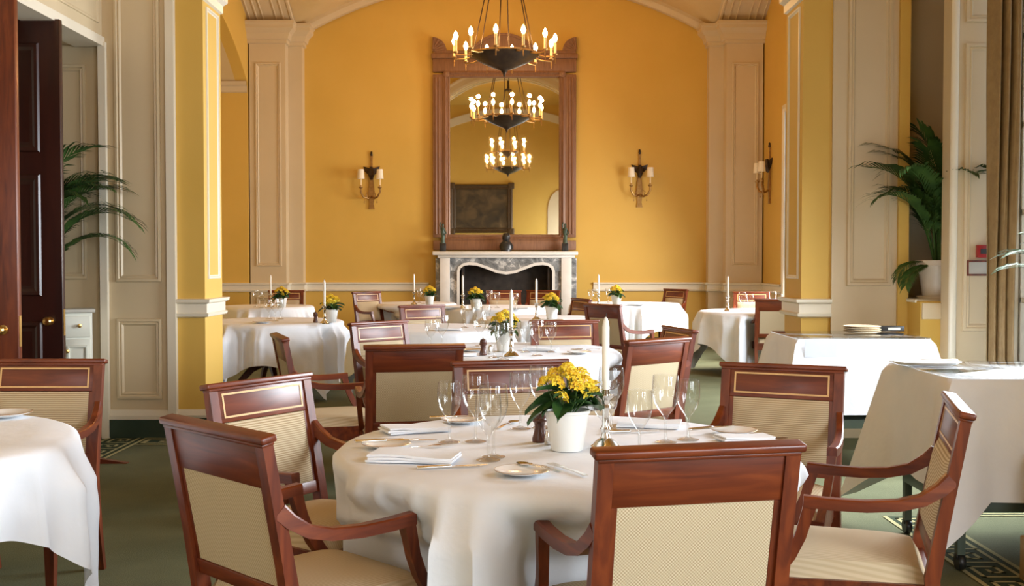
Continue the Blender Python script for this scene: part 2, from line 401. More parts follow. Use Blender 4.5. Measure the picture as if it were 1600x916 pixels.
def rib(y0, y1, t, xs=VA, name='vault_rib'):
    mb = MB(); k = len(xs)
    def off(i, d):
        a = Vector(xs[max(i-1,0)]); b = Vector(xs[min(i+1,k-1)]); tg = (b-a).normalized(); return (xs[i][0] + tg.y*d, xs[i][1] - tg.x*d)
    loops = [(0, y0), (t*0.4, y0), (t, y0+0.03), (t, y1-0.03), (t*0.4, y1), (0, y1)]
    mb.grid(lambda i, j: (off(i, loops[j][0])[0], loops[j][1], off(i, loops[j][0])[1]), k, len(loops), False)
    return mb.build(name, M['cream'], vault)
rib(YF-0.16, YF, 0.13)

# side arches of the far bay: panelled soffit bands rising from the capitals toward the camera
def seg_arch(y0, y1, zs, rise, n=36): return arc_pts(y0, y1, zs, rise, n)
for side, (x0, x1) in (('left', (-4.10, -3.36)), ('right', (3.17, 3.92))):
    mb = MB(); k = len(SA)
    mb.grid(lambda i, j: ((x0, x1, x1, x0)[j], SA[i][0], SA[i][1] + (0, 0, 0.3, 0.3)[j]), k, 4, False)
    o = struct('arch_band_' + side, mb, M['cream'])
    mb = MB()
    for u0, u1 in ((0.03, 0.055), (0.14, 0.17), (0.24, 0.265), (0.44, 0.465), (0.55, 0.58), (0.66, 0.72)):
        xa, xb = (x0+u0, x0+u1) if side == 'left' else (x1-u0, x1-u1)
        mb.grid(lambda i, j: ((xa, (xa*3+xb)/4, (xa+xb*3)/4, xb)[j], SA[i][0], SA[i][1] - (0, 0.016, 0.016, 0)[j]), k, 4, False)
    mb.build('soffit_moulding', M['cream'], o)

# left side of the far bay: wall with a segmental arched recess
def arch_wall(x0, x1, ya, yb, y_lo, y_hi, zs, rise, ztop, n=30):
    A = seg_arch(ya, yb, zs, rise, n); mb = MB()
    mb.box(x0, x1, y_lo, ya, 0, ztop); mb.box(x0, x1, yb, y_hi, 0, ztop)
    for i in range(n):
        (p, q), (r, s_) = A[i], A[i+1]
        v = [(x0,p,q),(x1,p,q),(x1,r,s_),(x0,r,s_),(x0,p,ztop),(x1,p,ztop),(x1,r,ztop),(x0,r,ztop)]
        mb.add(v, [(3,2,1,0),(0,1,5,4),(1,2,6,5),(2,3,7,6),(3,0,4,7)])
    return mb
wl = struct('wall_left_far', arch_wall(-4.28, -4.10, 11.0, 16.95, YP2, YF, 4.12, 0.95, ZT), M['yellow'])
struct('wall_left_recess', MB().box(-5.3, -5.1, 10.7, YF, 0, ZT).box(-5.1, -4.28, 16.95, 17.1, 0, ZT).box(-5.1, -4.28, 10.8, 11.0, 0, ZT), M['yellow'])
A = seg_arch(11.0, 16.95, 4.12, 0.95, 30)
mb = MB(); mb.grid(lambda i, j: ((-5.1, -4.28)[j], A[i][0], A[i][1]), 31, 2)
struct('ceiling_recess', mb, M['ceil'])
mb = MB(); run(mb, [(-5.1, 11.0), (-5.1, 16.95), (-4.10, 16.95)], [(0,0),(0.03,0.01),(0.03,0.09),(0.07,0.11),(0.07,0.17),(0,0.18)], 3.97)
struct('trim_2', mb, M['cream'])
mb = MB(); run(mb, [(-5.1, 11.0), (-5.1, 16.95), (-4.08, 16.95)], RAIL, 0.875)
struct('trim_3', mb, M['cream_light'])
mb = MB(); run(mb, [(-5.1, 11.0), (-5.1, 16.95), (-4.08, 16.95)], [(0,0),(0.02,0),(0.02,0.13),(0,0.14)], 0)
struct('baseboard_left', mb, M['skirt'])

# right side of the far bay: yellow wall with a tall window
WX = 3.92
mb = MB().box(WX, WX+0.2, YP2, 9.3, 0, ZT).box(WX, WX+0.2, 11.3, 13.45, 0, ZT).box(WX, WX+0.2, 9.3, 11.3, 0, 0.8).box(WX, WX+0.2, 9.3, 11.3, 3.5, ZT).box(WX, WX+0.2, 15.65, YF, 0, ZT).box(WX, WX+0.2, 13.45, 15.65, 0, 0.8).box(WX, WX+0.2, 13.45, 15.65, 3.5, ZT)
wrf = struct('wall_right_far', mb, M['yellow'])
def window(name, fn, u0, u1, v0, v1, nu, nv, dep=0.16):
    mb = MB().frame(fn, u0-0.10, u1+0.10, v0-0.10, v1+0.10, [(0,0),(0.005,0.03),(0.06,0.035),(0.10,0.02),(0.10,-dep)])
    o = struct(name, mb, M['cream_light'])
    bars = MB()
    def bar(a0, a1, b0, b1): bars.add([fn(a0,b0,-0.10), fn(a1,b0,-0.10), fn(a1,b1,-0.10), fn(a0,b1,-0.10), fn(a0,b0,-0.06), fn(a1,b0,-0.06), fn(a1,b1,-0.06), fn(a0,b1,-0.06)],
        [(0,1,2,3),(4,5,6,7),(0,1,5,4),(1,2,6,5),(2,3,7,6),(3,0,4,7)])
    for i in range(nu+1): x = u0 + (u1-u0)*i/nu; bar(x-0.02, x+0.02, v0, v1)
    for j in range(nv+1): z = v0 + (v1-v0)*j/nv; bar(u0, u1, z-0.02, z+0.02)
    bars.build('glazing_bar', M['cream_light'], o)
    for i in range(nu):
        for j in range(nv):
            a0, a1 = u0 + (u1-u0)*i/nu + 0.02, u0 + (u1-u0)*(i+1)/nu - 0.02
            b0, b1 = v0 + (v1-v0)*j/nv + 0.02, v0 + (v1-v0)*(j+1)/nv - 0.02
            MB().add([fn(a0,b0,-0.08), fn(a1,b0,-0.08), fn(a1,b1,-0.08), fn(a0,b1,-0.08)], [(0,1,2,3)]).build('pane', M['pane'], o)
    return o
window('window_1', YZ(WX, -1), 13.45, 15.65, 0.8, 3.5, 3, 4)
window('window_6', YZ(WX, -1), 9.3, 11.3, 0.8, 3.5, 3, 4)
mb = MB(); run(mb, [(WX, YF-0.3), (WX, 15.76)], RAIL, 0.875); run(mb, [(WX, 13.34), (WX, 11.41)], RAIL, 0.875)
struct('trim_4', mb, M['cream_light'])

# the pier screen between the two rooms: spandrel with a round arch
ZA = 3.42
def screen():
    mb = MB(); cx = (PLI+PRI)/2; R = (PRI-PLI)/2; n = 40
    pts = [(cx - R*math.cos(PI*i/n), ZA + R*math.sin(PI*i/n)) for i in range(n+1)]
    for i in range(n):
        (p, q), (r, s_) = pts[i], pts[i+1]
        v = [(p,YP,q),(p,YP2,q),(r,YP2,s_),(r,YP,s_),(p,YP,ZT),(p,YP2,ZT),(r,YP2,ZT),(r,YP,ZT)]
        mb.add(v, [(3,2,1,0),(0,1,5,4),(1,2,6,5),(2,3,7,6),(3,0,4,7)])
    return mb, pts
mb, AP = screen()
sw = struct('wall_screen', mb, M['yellow'])
cx = (PLI+PRI)/2; R = (PRI-PLI)/2; n = 40
for yy, s in ((YP, -1), (YP2, 1)):
    mb = MB(); prof = [(0,0),(0,0.03),(0.05,0.045),(0.16,0.045),(0.20,0.06),(0.23,0.06),(0.23,0)]
    mb.grid(lambda i, j: (cx - (R+prof[j][0])*math.cos(PI*i/n), yy + s*prof[j][1], ZA + (R+prof[j][0])*math.sin(PI*i/n)), n+1, len(prof), False)
    mb.build('archivolt', M['cream'], sw)
mb = MB()
for u0, u1 in ((0.10, 0.13), (0.37, 0.40)):
    mb.grid(lambda i, j: (cx - (R-(0,0.02,0.02,0)[j])*math.cos(PI*i/n), YP + (u0, u0, u1, u1)[j], ZA + (R-(0,0.02,0.02,0)[j])*math.sin(PI*i/n)), n+1, 4, False)
mb.build('soffit_moulding', M['cream_light'], sw)
for side, xi, xo in (('left', PLI, PLO), ('right', PRI, PRO)):
    sg = 1 if side == 'left' else -1
    x0, x1 = min(xi, xo), max(xi, xo)
    p = struct('pier_' + side, MB().box(x0, x1, YP, YP2, 0, ZT if False else ZA), M['yellow'])
    MB().box(x0, x1, YP, YP2, ZA, ZT).build('upper_wall', M['yellow'], p)
    MB().frame(YZ(xi, sg), YP+0.08, YP2-0.08, 1.22, ZA-0.10, PANEL_S).build('panel_moulding', M['cream_light'], p)
    pts = [(xo, YP), (xi, YP), (xi, YP2), (xo, YP2)]
    if side == 'left': pts = pts
    else: pts = pts[::-1]
    test = MB(); run(test, pts, [(0,0),(0.1,0)], 0)
    if not min(v[1] for v in test.v) < YP-0.05: pts = pts[::-1]
    run(MB(), pts, RAIL, 0.925).build('chair_rail', M['cream_light'], p)
    run(MB(), pts, [(0,0),(0.025,0),(0.025,0.15),(0.0,0.155)], 0.0).build('skirting', M['skirt'], p)
    run(MB(), pts, [(0,0),(0.022,0),(0.03,0.02),(0.012,0.06),(0.0,0.065)], 0.155).build('base_moulding', M['cream_light'], p)
    run(MB(), pts, [(0,0),(0.02,0.01),(0.02,0.07),(0.05,0.10),(0.05,0.13),(0,0.14)], ZA-0.07).build('impost', M['cream_light'], p)

# panelled flanks beside the piers
o = struct('wall_flank_left', MB().box(PLW, PLO, YP-0.02, YP2, 0, ZT), M['cream'])
mb = MB().frame(XZ(YP-0.02), -3.03, -2.68, 1.20, 4.4, PANEL).frame(XZ(YP-0.02), -3.03, -2.68, 0.30, 0.92, PANEL)
mb.build('panel_moulding', M['cream'], o)
MB().box(PLO-0.055, PLO+0.01, YP-0.05, YP, 0.15, ZT).build('edge_strip', M['cream_light'], o)
MB().box(PLW-0.02, PLW+0.035, YP-0.06, YP-0.02, 0, 3.02).build('corner_bead', M['cream_light'], o)
run(MB(), [(PLW+0.03, YP-0.02), (PLO, YP-0.02)], [(0,0),(0.025,0),(0.025,0.14),(0,0.145)], 0).build('skirting', M['skirt'], o)
run(MB(), [(PLW+0.03, YP-0.02), (PLO, YP-0.02)], [(0,0),(0.03,0),(0.03,0.03),(0.012,0.07),(0,0.075)], 0.145).build('base_moulding', M['cream_light'], o)
o = struct('wall_flank_right', MB().box(PRO, PRW, YP-0.02, YP2, 0, ZT), M['cream'])
MB().frame(XZ(YP-0.02), 2.56, 2.90, 1.17, 4.4, PANEL).frame(XZ(YP-0.02), 2.56, 2.90, 0.30, 0.85, PANEL).build('panel_moulding', M['cream'], o)
MB().box(PRW-0.075, PRW+0.004, YP-0.05, YP, 0.0, ZT).build('edge_strip', M['yellow'], o)

# left side of the near room: deep door embrasure under a panelled lintel
ZL = 3.01
LX = PLW
mb = MB().box(LX-0.20, LX, YR, 4.75, 0, ZT).box(LX-0.20, LX, 4.75, YP, ZL, ZT)
wln = struct('wall_left', mb, M['cream'])
mb = MB()
for a, b in ((4.9, 6.05), (6.2, 7.25), (7.40, 8.25)): mb.frame(YZ(LX), a, b, ZL+0.14, ZL+0.95, PANEL_S)
mb.build('panel_moulding', M['cream'], wln)
MB().box(LX-0.21, LX+0.02, 4.75, YP-0.02, ZL-0.02, ZL+0.05).build('lintel_edge', M['cream_light'], wln)
struct('wall_left_embrasure', MB().box(-4.6, -4.4, 4.4, YP2, 0, ZT).box(-4.4, LX, YP, YP2, 0, ZT).box(-4.4, LX-0.2, 4.55, 4.75, 0, ZT), M['cream'])
struct('ceiling_embrasure', MB().box(-4.4, LX-0.2, 4.75, YP, ZL+0.0, ZL+0.1), M['cream'])
mb = MB().frame(XZ(YP), -4.0, LX-0.13, 1.22, 2.86, PANEL)
tag(mb.build('trim_5', M['cream']), kind='structure')
# two mahogany door leaves standing open in the embrasure
def door_leaf(name, y, x_free, mat, knob_z, w=1.0, h=3.0):
    t = bpy.data.objects.new(name, None); COL.objects.link(t); t.location = (x_free, y, 0); tag(t, kind='structure')
    MB().rbox(-w, 0, -0.025, 0.025, 0.012, h, 0.004).build('door_panel', mat, t)
    mb = MB()
    for a, b in ((0.22, 0.95), (1.12, 1.95), (2.10, 2.84)): mb.frame(XZ(-0.025), -w+0.12, -0.14, a, b, [(0,0),(0.01,0.014),(0.03,0.014),(0.05,-0.012+0.014),(0.07,0.002)])
    mb.build('raised_moulding', mat, t)
    Mx = Matrix.Rotation(PI/2, 4, 'X')
    MB().lathe([(0,0.0),(0.028,0.0),(0.028,0.006),(0.011,0.010),(0.010,0.035),(0.026,0.045),(0.030,0.060),(0.022,0.072),(0,0.075)], 20, (-0.085,-0.025,knob_z), M=Mx).build('door_knob', M['brass'], t)
    MB().box(0.0, 0.003, -0.014, 0.014, knob_z-0.10, knob_z+0.08).build('lock_plate', M['brass'], t)
    return t
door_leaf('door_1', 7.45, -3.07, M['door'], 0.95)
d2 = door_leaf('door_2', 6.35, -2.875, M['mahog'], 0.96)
# right side of the near room: window bay, niche
mb = MB().box(3.17, 3.75, 7.90, 8.04, 0, ZT)
o = struct('wall_bay_return', mb, M['cream'])
MB().frame(XZ(7.90), 3.27, 3.50, 0.85, 2.93, PANEL).frame(XZ(7.90), 3.27, 3.50, 3.08, 3.7, PANEL).build('panel_moulding', M['cream'], o)
MB().rbox(3.172, 3.225, 7.875, 7.93, 0.0, ZT, 0.02, 4).build('corner_bead', M['cream_light'], o)
o = struct('wall_niche', MB().box(PRW, 3.75, 8.75, 8.9, 0, ZT).box(PRW, 3.20, 8.04, 8.75, 0, 1.06), M['yellow'])
MB().box(PRW, 3.60, 8.74, 8.75, 1.06, ZT).build('niche_back', M['cream'], o)
MB().rbox(PRW-0.01, 3.60, 8.12, 8.75, 1.05, 1.075, 0.004).build('niche_shelf', M['cream_light'], o)
MB().rbox(PRW+0.01, 3.17, 8.02, 8.05, 0.93, 1.05, 0.004).build('shelf_apron', M['cream'], o)
RX = 3.60
mb = MB().box(RX, RX+0.2, YR, -3.0, 0, ZT).box(RX, RX+0.2, -1.4, -0.9, 0, ZT).box(RX, RX+0.2, 1.3, 5.5, 0, ZT).box(RX, RX+0.2, -0.9, 1.3, 0, 0.6).box(RX, RX+0.2, -0.9, 1.3, 3.2, ZT).box(RX, RX+0.2, -3.0, -1.4, 0, 0.6).box(RX, RX+0.2, -3.0, -1.4, 3.2, ZT).box(RX, RX+0.06, 7.86, 8.9, 0, ZT).box(RX, RX+0.06, 5.5, 7.86, 0, 0.45).box(RX, RX+0.06, 5.5, 7.86, 3.6, ZT)
struct('wall_right', mb, M['cream'])
window('window_2', YZ(RX, -1), 5.5, 7.84, 0.45, 3.6, 3, 5, 0.05)
struct('pier_window', MB().box(2.42, RX, 3.15, 3.60, 0, ZT), M['yellow'])  # added pier out of view, keeps near daylight off the serving table
# rear wall openings
window('window_7', YZ(RX, -1), -0.9, 1.3, 0.6, 3.2, 3, 4)
window('window_added', YZ(RX, -1), -3.0, -1.4, 0.6, 3.2, 2, 4)  # added unseen window, made for the light on the rear wall
window('window_3', lambda u, v, h: (u, YR + h, v), 2.25, 3.55, 0.7, 3.3, 2, 4)
window('window_4', lambda u, v, h: (u, YR + h, v), -3.05, -2.3, 0.7, 3.3, 1, 4)
# plain arched recess in cream on the rear wall, seen in the mirror
A = [(1.25, 0.0), (1.25, 3.1)] + [(2.05 - 0.80*math.cos(PI*i/16), 3.1 + 0.8*math.sin(PI*i/16)) for i in range(1, 16)] + [(2.85-0.7, 3.1), (2.15, 0.0)]
A = [(1.25, 0.0), (1.25, 3.1)] + [(1.70 - 0.45*math.cos(PI*i/16), 3.1 + 0.75*math.sin(PI*i/16)) for i in range(1, 16)] + [(2.15, 3.1), (2.15, 0.0)]
MB().prism(A, lambda u, w, t_: (u, YR + t_, w), -0.02, 0.03).build('blind_arch', M['cream'], wr)
A = arc_pts(-3.3, 3.1, 5.55, 1.0, 30)
MB().sweep([(a, YR+0.03, b) for a, b in A], [(-0.13,-0.03),(0.13,-0.03),(0.13,0.03),(-0.13,0.03)], up=(0,1,0)).build('arch_moulding', M['cream_light'], wr)

# Greek-key carpet borders (flat woven pattern)
def key_band(name, p0, p1, width):
    p0, p1 = Vector(p0), Vector(p1); d = (p1-p0); L = d.length; d.normalize(); nrm = Vector((-d.y, d.x))
    ground = MB(); line = MB()
    def q(mb, a0, a1, b0, b1, z):
        P = [p0 + d*a + nrm*b for a, b in ((a0,b0),(a1,b0),(a1,b1),(a0,b1))]
        mb.add([(p.x, p.y, z) for p in P], [(0,1,2,3)])
    q(ground, 0, L, 0, width, 0.002)
    w = width*0.07
    q(line, 0, L, 0, w*1.2, 0.0035); q(line, 0, L, width-w*1.2, width, 0.0035)
    c = width*0.80; k = max(1, int(L/c)); c = L/k; a = width*0.18; b = width*0.82; h = b-a
    for i in range(k):
        s0 = i*c
        q(line, s0+c*.04, s0+c*.12, a, b, 0.0035); q(line, s0+c*.04, s0+c*.80, b-w, b, 0.0035); q(line, s0+c*.72, s0+c*.80, a+h*.28, b, 0.0035)
        q(line, s0+c*.32, s0+c*.80, a+h*.28, a+h*.28+w, 0.0035); q(line, s0+c*.32, s0+c*.40, a+h*.28, a+h*.66, 0.0035); q(line, s0+c*.32, s0+c*.58, a+h*.56, a+h*.56+w, 0.0035)
        q(line, s0+c*.04, s0+c*1.04, a, a+w, 0.0035)
    o = ground.build(name, M['keyground']); tag(o, kind='structure')
    line.build('key_pattern', M['key'], o)
key_band('floor_border', (-2.79, 8.0), (-2.36, 8.0), 0.31)
key_band('floor_border', (-2.79, 3.0), (-2.79, 8.33), 0.31)
key_band('floor_border', (2.25, 1.0), (2.25, 5.75), 0.28)
key_band('floor_border', (2.25, 5.75), (3.5, 5.75), 0.28)

# ------------------------------------------------------------------ dining chair
def seat_cushion(w0, w1, d, z0, z1, n=14):
    mb = MB()
    def pt(i, j):
        u, v = -1 + 2*i/n, -1 + 2*j/n
        y = v*d/2; w = (w0 + (w1-w0)*(v+1)/2)/2
        e = (1-abs(u)**5)*(1-abs(v)**5)
        return (u*w, y, z0 + (z1-z0)*(0.45*min(1, e*6) + 0.55*e**0.6))
    mb.grid(pt, n+1, n+1)
    return mb
def back_pad(w, z0, z1, yfn, puff, n=12, side=1):
    mb = MB()
    def pt(i, j):
        u, v = -1 + 2*i/n, -1 + 2*j/n
        z = z0 + (z1-z0)*(v+1)/2
        e = ((1-abs(u)**6)*(1-abs(v)**6))
        return (u*w/2, yfn(z) + side*(0.008 + puff*e**0.5), z)
    return mb.grid(pt, n+1, n+1)
def yrake(z): return -0.232 - max(0, z-0.44)*0.19
def make_chair():
    t = thing('dining_chair', 'mahogany dining armchair', 'chair')
    for s in (-1, 1):
        x = s*0.232
        path = [(x, -0.325, 0.0), (x, -0.285, 0.15), (x, -0.250, 0.30), (x, -0.235, 0.44), (x, yrake(0.6), 0.6), (x, yrake(0.76), 0.76), (x, yrake(0.912), 0.912)]
        MB().sweep(path, [(-0.019,-0.017),(0.019,-0.017),(0.019,0.017),(-0.019,0.017)], up=(0,1,0), scale=[(0.75,0.8),(0.85,0.9),(1,1.1),(1,1.25),(1,1.05),(1,0.95),(1,0.9)], smooth=True).build('back_post', M['mahog'], t, 0.5)
    R = lambda z, dy: Matrix.Translation((0, yrake(z)+dy, z)) @ Matrix.Rotation(math.atan(0.19), 4, 'X')
    MB().rbox(-0.215, 0.215, -0.011, 0.011, -0.063, 0.063, 0.003, 2, R(0.852, 0)).build('top_rail', M['mahog_h'], t)
    MB().rbox(-0.262, 0.262, -0.023, 0.024, -0.009, 0.011, 0.006, 3, R(0.919, 0)).rbox(-0.252, 0.252, -0.018, 0.019, -0.018, -0.008, 0.003, 2, R(0.919, 0)).build('rail_cap', M['mahog_h'], t)
    Mi = R(0.852, 0)
    MB().frame(lambda u, v, h: tuple(Mi @ Vector((u, 0.0112+h, v))), -0.195, 0.195, -0.048, 0.040, [(0,0),(0,0.0012),(0.007,0.0012),(0.007,0)]).build('inlay', M['inlay'], t)
    MB().rbox(-0.215, 0.215, -0.012, 0.012, -0.022, 0.022, 0.003, 2, R(0.505, 0)).build('lower_rail', M['mahog_h'], t)
    # slim inner stiles that frame the upholstered panel
    for s in (-1, 1):
        MB().rbox(s*0.205-0.010, s*0.205+0.010, -0.009, 0.009, -0.135, 0.135, 0.002, 1, R(0.658, 0)).build('inner_stile', M['mahog'], t)
    back_pad(0.392, 0.527, 0.790, yrake, 0.020).build('back_pad', M['fab_rib'], t)
    back_pad(0.392, 0.527, 0.790, yrake, 0.002, 8, -1).build('back_cover', M['fab_grid'], t)
    for s in (-1, 1):
        pa = [(s*0.238, -0.285, 0.735), (s*0.243, -0.255, 0.705), (s*0.250, -0.205, 0.672), (s*0.257, -0.14, 0.655), (s*0.264, -0.05, 0.648), (s*0.270, 0.05, 0.650), (s*0.272, 0.125, 0.655)]
        a = MB().sweep(pa, [(-0.017,-0.016),(0.017,-0.016),(0.017,0.013),(0.012,0.017),(-0.012,0.017),(-0.017,0.013)], scale=[(0.85,1.3),(0.9,1.2),(0.95,1.05),(1,1),(1.05,1),(1.1,1),(1.1,1)]).build('arm', M['mahog_y'], t, 0.5)
        ps = [(s*0.270, 0.105, 0.645), (s*0.268, 0.118, 0.60), (s*0.264, 0.132, 0.55), (s*0.258, 0.160, 0.49), (s*0.250, 0.205, 0.43), (s*0.246, 0.225, 0.39)]
        MB().sweep(ps, [(-0.015,-0.017),(0.015,-0.017),(0.015,0.017),(-0.015,0.017)], up=(0,1,0), scale=[1.1,1,0.95,0.95,1.05,1.1]).build('arm_support', M['mahog'], t, 0.5)
    seat_cushion(0.44, 0.515, 0.475, 0.405, 0.482).build('seat', M['fab_seat'], t)
    ap = MB()
    ap.prism([(-0.228,-0.245),(0.228,-0.245),(0.264,0.245),(-0.264,0.245)], lambda u, w, z: (u, w, z), 0.335, 0.418)
    ap.build('seat_rail', M['mahog_h'], t)
    for s in (-1, 1):
        MB().sweep([(s*0.240, 0.222, 0.0), (s*0.240, 0.222, 0.34)], [(-0.022,-0.022),(0.022,-0.022),(0.022,0.022),(-0.022,0.022)], up=(0,1,0), scale=[0.62, 1.0], smooth=False).build('front_leg', M['mahog'], t)
    return t
chair0 = make_chair()
used = [False]; CH = []
def put_chair(loc, rz, label, group):
    if not used[0]: o = chair0; used[0] = True
    else: o = copy_tree(chair0)
    o.location = loc; o.rotation_euler = (0, 0, rz); CH.append((loc[0], loc[1], rz)); tag(o, label, 'chair', group); return o
RY = yrake(0.93)
def chair_px(L, R_, view, label, group):
    a, b = G(*L, 0.93), G(*R_, 0.93); mid = (a+b)/2
    d = (b-a) if view == 'back' else (a-b)
    rz = math.atan2(d.y, d.x)
    loc = mid - Vector((-math.sin(rz)*RY, math.cos(rz)*RY, 0)); loc.z = 0
    return put_chair(loc, rz, label, group)
def chair_at(x, y, facing_deg, label, group):     # plan position of the rail, direction the sitter looks
    rz = math.radians(facing_deg) - PI/2
    return put_chair((x + math.sin(rz)*RY, y - math.cos(rz)*RY, 0), rz, label, group)
G1 = 'armchairs around the front round table'; G2 = 'armchairs around the second round table'; G3 = 'armchairs at the far tables'
chair_px((265,650), (411,680), 'back', 'armchair seen obliquely from behind, front left of the nearest table', G1)
chair_px((322,601), (478,582), 'front', 'armchair with gold inlay and cream pad facing the nearest table from its left', G1)
chair_px((924,703), (1257,690), 'back', 'largest armchair seen from behind, red-brown rail over basket-weave back at the front', G1)
chair_px((1483,612), (1514,646), 'front', 'armchair in side view with both arms showing, before the brown-shaded draped side table', G1)
chair_px((1137,566), (1312,573), 'front', 'armchair with inlaid rail standing before the paper-hung white side table', G1)
chair_px((702,565), (890,561), 'front', 'armchair behind the flowers of the nearest table, only its inlaid rail clear', G1)
chair_px((575,540), (720,538), 'back', 'dark armchair seen from behind, tan back, between the two nearest tables', G2)
chair_px((425,519), (448,530), 'back', 'armchair in narrow side view with tan seat, before the left draped table', G2)
chair_px((540,505), (640,500), 'front', 'armchair with pale inlaid rail facing the camera, right of the left draped table', G2)
chair_px((977,533), (1078,526), 'back', 'armchair seen from behind with tilted rail, just behind the tall front candle', G2)
chair_px((1037,508), (1089,516), 'front', 'armchair half hidden behind the tilted-rail chair right of the second table', G2)
chair_px((835,501), (927,500), 'front', 'armchair with inlaid rail facing the camera behind the second table glasses', G2)
chair_px((-8,561), (155,561), 'front', 'armchair cut by the left picture edge beyond the near white cloth', 'armchair at the left edge table')
chair_px((622,478), (695,476), 'front', 'armchair with red inlaid rail in front of the mantelpiece left jamb', G3)
chair_px((906,474), (977,477), 'back', 'dark armchair seen from behind left of the bright white far-right cloth', G3)
chair_at(0.80, 12.5, 200, 'armchair seen edge-on below the right mantelpiece jamb', G3)
chair_at(2.52, 16.7, 215, 'armchair standing alone against yellow wall right of the fireplace', G3)
chair_at(3.02, 12.35, 82, 'dark armchair back against the corner table beside the right pier', G3)
chair_at(3.35, 15.2, 262, 'armchair with red rail behind the candle of the corner table', G3)
chair_at(-3.30, 15.9, 275, 'armchair behind flowers below the far left pilaster', G3)
chair_at(-2.05, 15.3, 318, 'armchair against the yellow wall left of the fireplace', G3)
chair_at(-0.12, 15.85, 270, 'armchair with tan pad in the middle of the fireplace opening', G3)
chair_at(0.46, 15.95, 250, 'armchair with bright red rail in the fireplace opening at the right', G3)

# ------------------------------------------------------------------ tables and cloths
HT = 0.75
def round_table(x, y, R, rot, half, seed, tl, cl, folds=10, amp=0.035):
    rnd = random.Random(seed)
    t = thing('round_table', tl, 'table', (x, y, 0), rot, 'round dining tables')
    MB().lathe([(0,HT-0.04),(R-0.02,HT-0.04),(R-0.005,HT-0.03),(R-0.005,HT-0.012),(R-0.02,HT-0.006),(0,HT-0.006)], 48).build('table_top', M['mahog_h'], t)
    MB().lathe([(0.03,0.30),(0.05,0.31),(0.06,0.36),(0.045,0.42),(0.04,0.60),(0.07,0.68),(0.09,HT-0.04)], 20).build('pedestal', M['mahog'], t)
    for k in range(4):
        a = k*PI/2 + 0.3
        MB().sweep([(0.02*math.cos(a),0.02*math.sin(a),0.35), (0.18*math.cos(a),0.18*math.sin(a),0.27), (0.34*math.cos(a),0.34*math.sin(a),0.10), (0.42*math.cos(a),0.42*math.sin(a),0.03)],
                   [(-0.02,-0.028),(0.02,-0.028),(0.02,0.028),(-0.02,0.028)], scale=[1.2,1.1,0.9,0.7]).build('leg', M['mahog'], t)
    ph = [rnd.uniform(0, 2*PI) for _ in range(4)]
    near = [c for c in CH if math.hypot(c[0]-x, c[1]-y) < 1.5]
    nth, nr, nd = 288, 7, 26
    def pt(i, j):
        th = 2*PI*i/nth
        ext = min(half/max(abs(math.cos(th)), abs(math.sin(th))), half*1.36)      # square cloth with eased corners
        if j < nr:
            r = max(0.001, (R-0.015)*j/(nr-1)); return (r*math.cos(th), r*math.sin(th), HT + 0.004)
        k = (j-nr+1)/nd
        drop = min(ext - R, HT - 0.012) * k
        corner = max(0.0, (ext-half)/(half*0.36))
        f = min(1, drop/0.15)**1.2
        def cusp(q): q = abs(math.sin(q*0.5)); return 1 - 2*q**0.8
        g1 = th + 0.22*math.sin(2*th+ph[1]) + 0.13*math.sin(5*th+ph[2])
        wv = cusp(folds*g1 + ph[0]) + 0.5*cusp((2*folds+3)*g1 + ph[2])
        wob = amp*f*(0.5 + 0.9*corner + 0.35*math.sin(3*th+ph[3]))*wv
        r = R + 0.014*math.sin(min(1, drop/0.03)*PI/2) + (0.025 + 0.05*corner)*f + wob + drop*0.05
        nv = Vector((math.cos(th)*R*5.5 + ph[0], math.sin(th)*R*5.5, drop*3.2 + ph[1]))
        r += f*(0.020*noise.noise(nv) + 0.010*noise.noise(nv*2.3))
        r = max(r, R + 0.010 - 0.12*min(1, max(0, (drop-0.05)/0.15)))
        tw = 0.06*f*math.sin(folds*th*0.5 + ph[3])
        a = th + tw*0.6; z = HT + 0.004 - drop
        for cx_, cy_, cr in near:                       # linen gives way to the chairs pushed against it
            wx, wy = x + r*math.cos(a+rot), y + r*math.sin(a+rot)
            dx, dy = wx-cx_, wy-cy_; lx = dx*math.cos(cr) + dy*math.sin(cr); ly = -dx*math.sin(cr) + dy*math.cos(cr)
            sm = lambda q: min(1, max(0, q))**2*(3-2*min(1, max(0, q)))
            yb = 0.16 + 0.125*sm((0.60-z)/0.10)
            if yb > ly > -0.45: r = max(0.34, r - (yb-ly)*sm((0.42-abs(lx))/0.13)*sm((0.702-z)/0.09))
        return (r*math.cos(a), r*math.sin(a), z)
    o = MB().grid(pt, nth, nr+nd, True, True).build('tablecloth', M['linen'], None, 1.4)
    o.location = (x, y, 0); o.rotation_euler = (0, 0, rot); tag(o, cl, 'tablecloth', 'white tablecloths')
    return o
T1 = (0.16, 3.56); T2 = (-0.02, 7.40); T3 = (-2.46, 11.0); T4 = (-3.32, 14.7); T5 = (-1.42, 15.75); T6 = (-0.72, 9.9)
T7 = (-0.28, 14.4); T8 = (0.32, 11.6); T9 = (1.62, 15.6); T10 = (3.02, 13.2); T13 = (-2.26, 3.62)
round_table(*T1, 0.73, 0.61, 1.07, 3, 'round pedestal table nearest the camera under white linen', 'crumpled white cloth on the nearest round table', 12, 0.095)
round_table(*T2, 0.74, 0.5, 1.05, 4, 'round table directly behind the nearest one under white linen', 'white cloth on the second round table behind the front flowers')
round_table(*T13, 0.74, -0.61, 0.98, 12, 'round table cut by the left picture edge', 'smooth white cloth hanging in a point at the left picture edge', 7, 0.03)
round_table(*T3, 0.74, 0.15, 1.12, 6, 'round table just past the left yellow pier', 'white cloth with deep folds just past the left yellow pier', 9, 0.085)
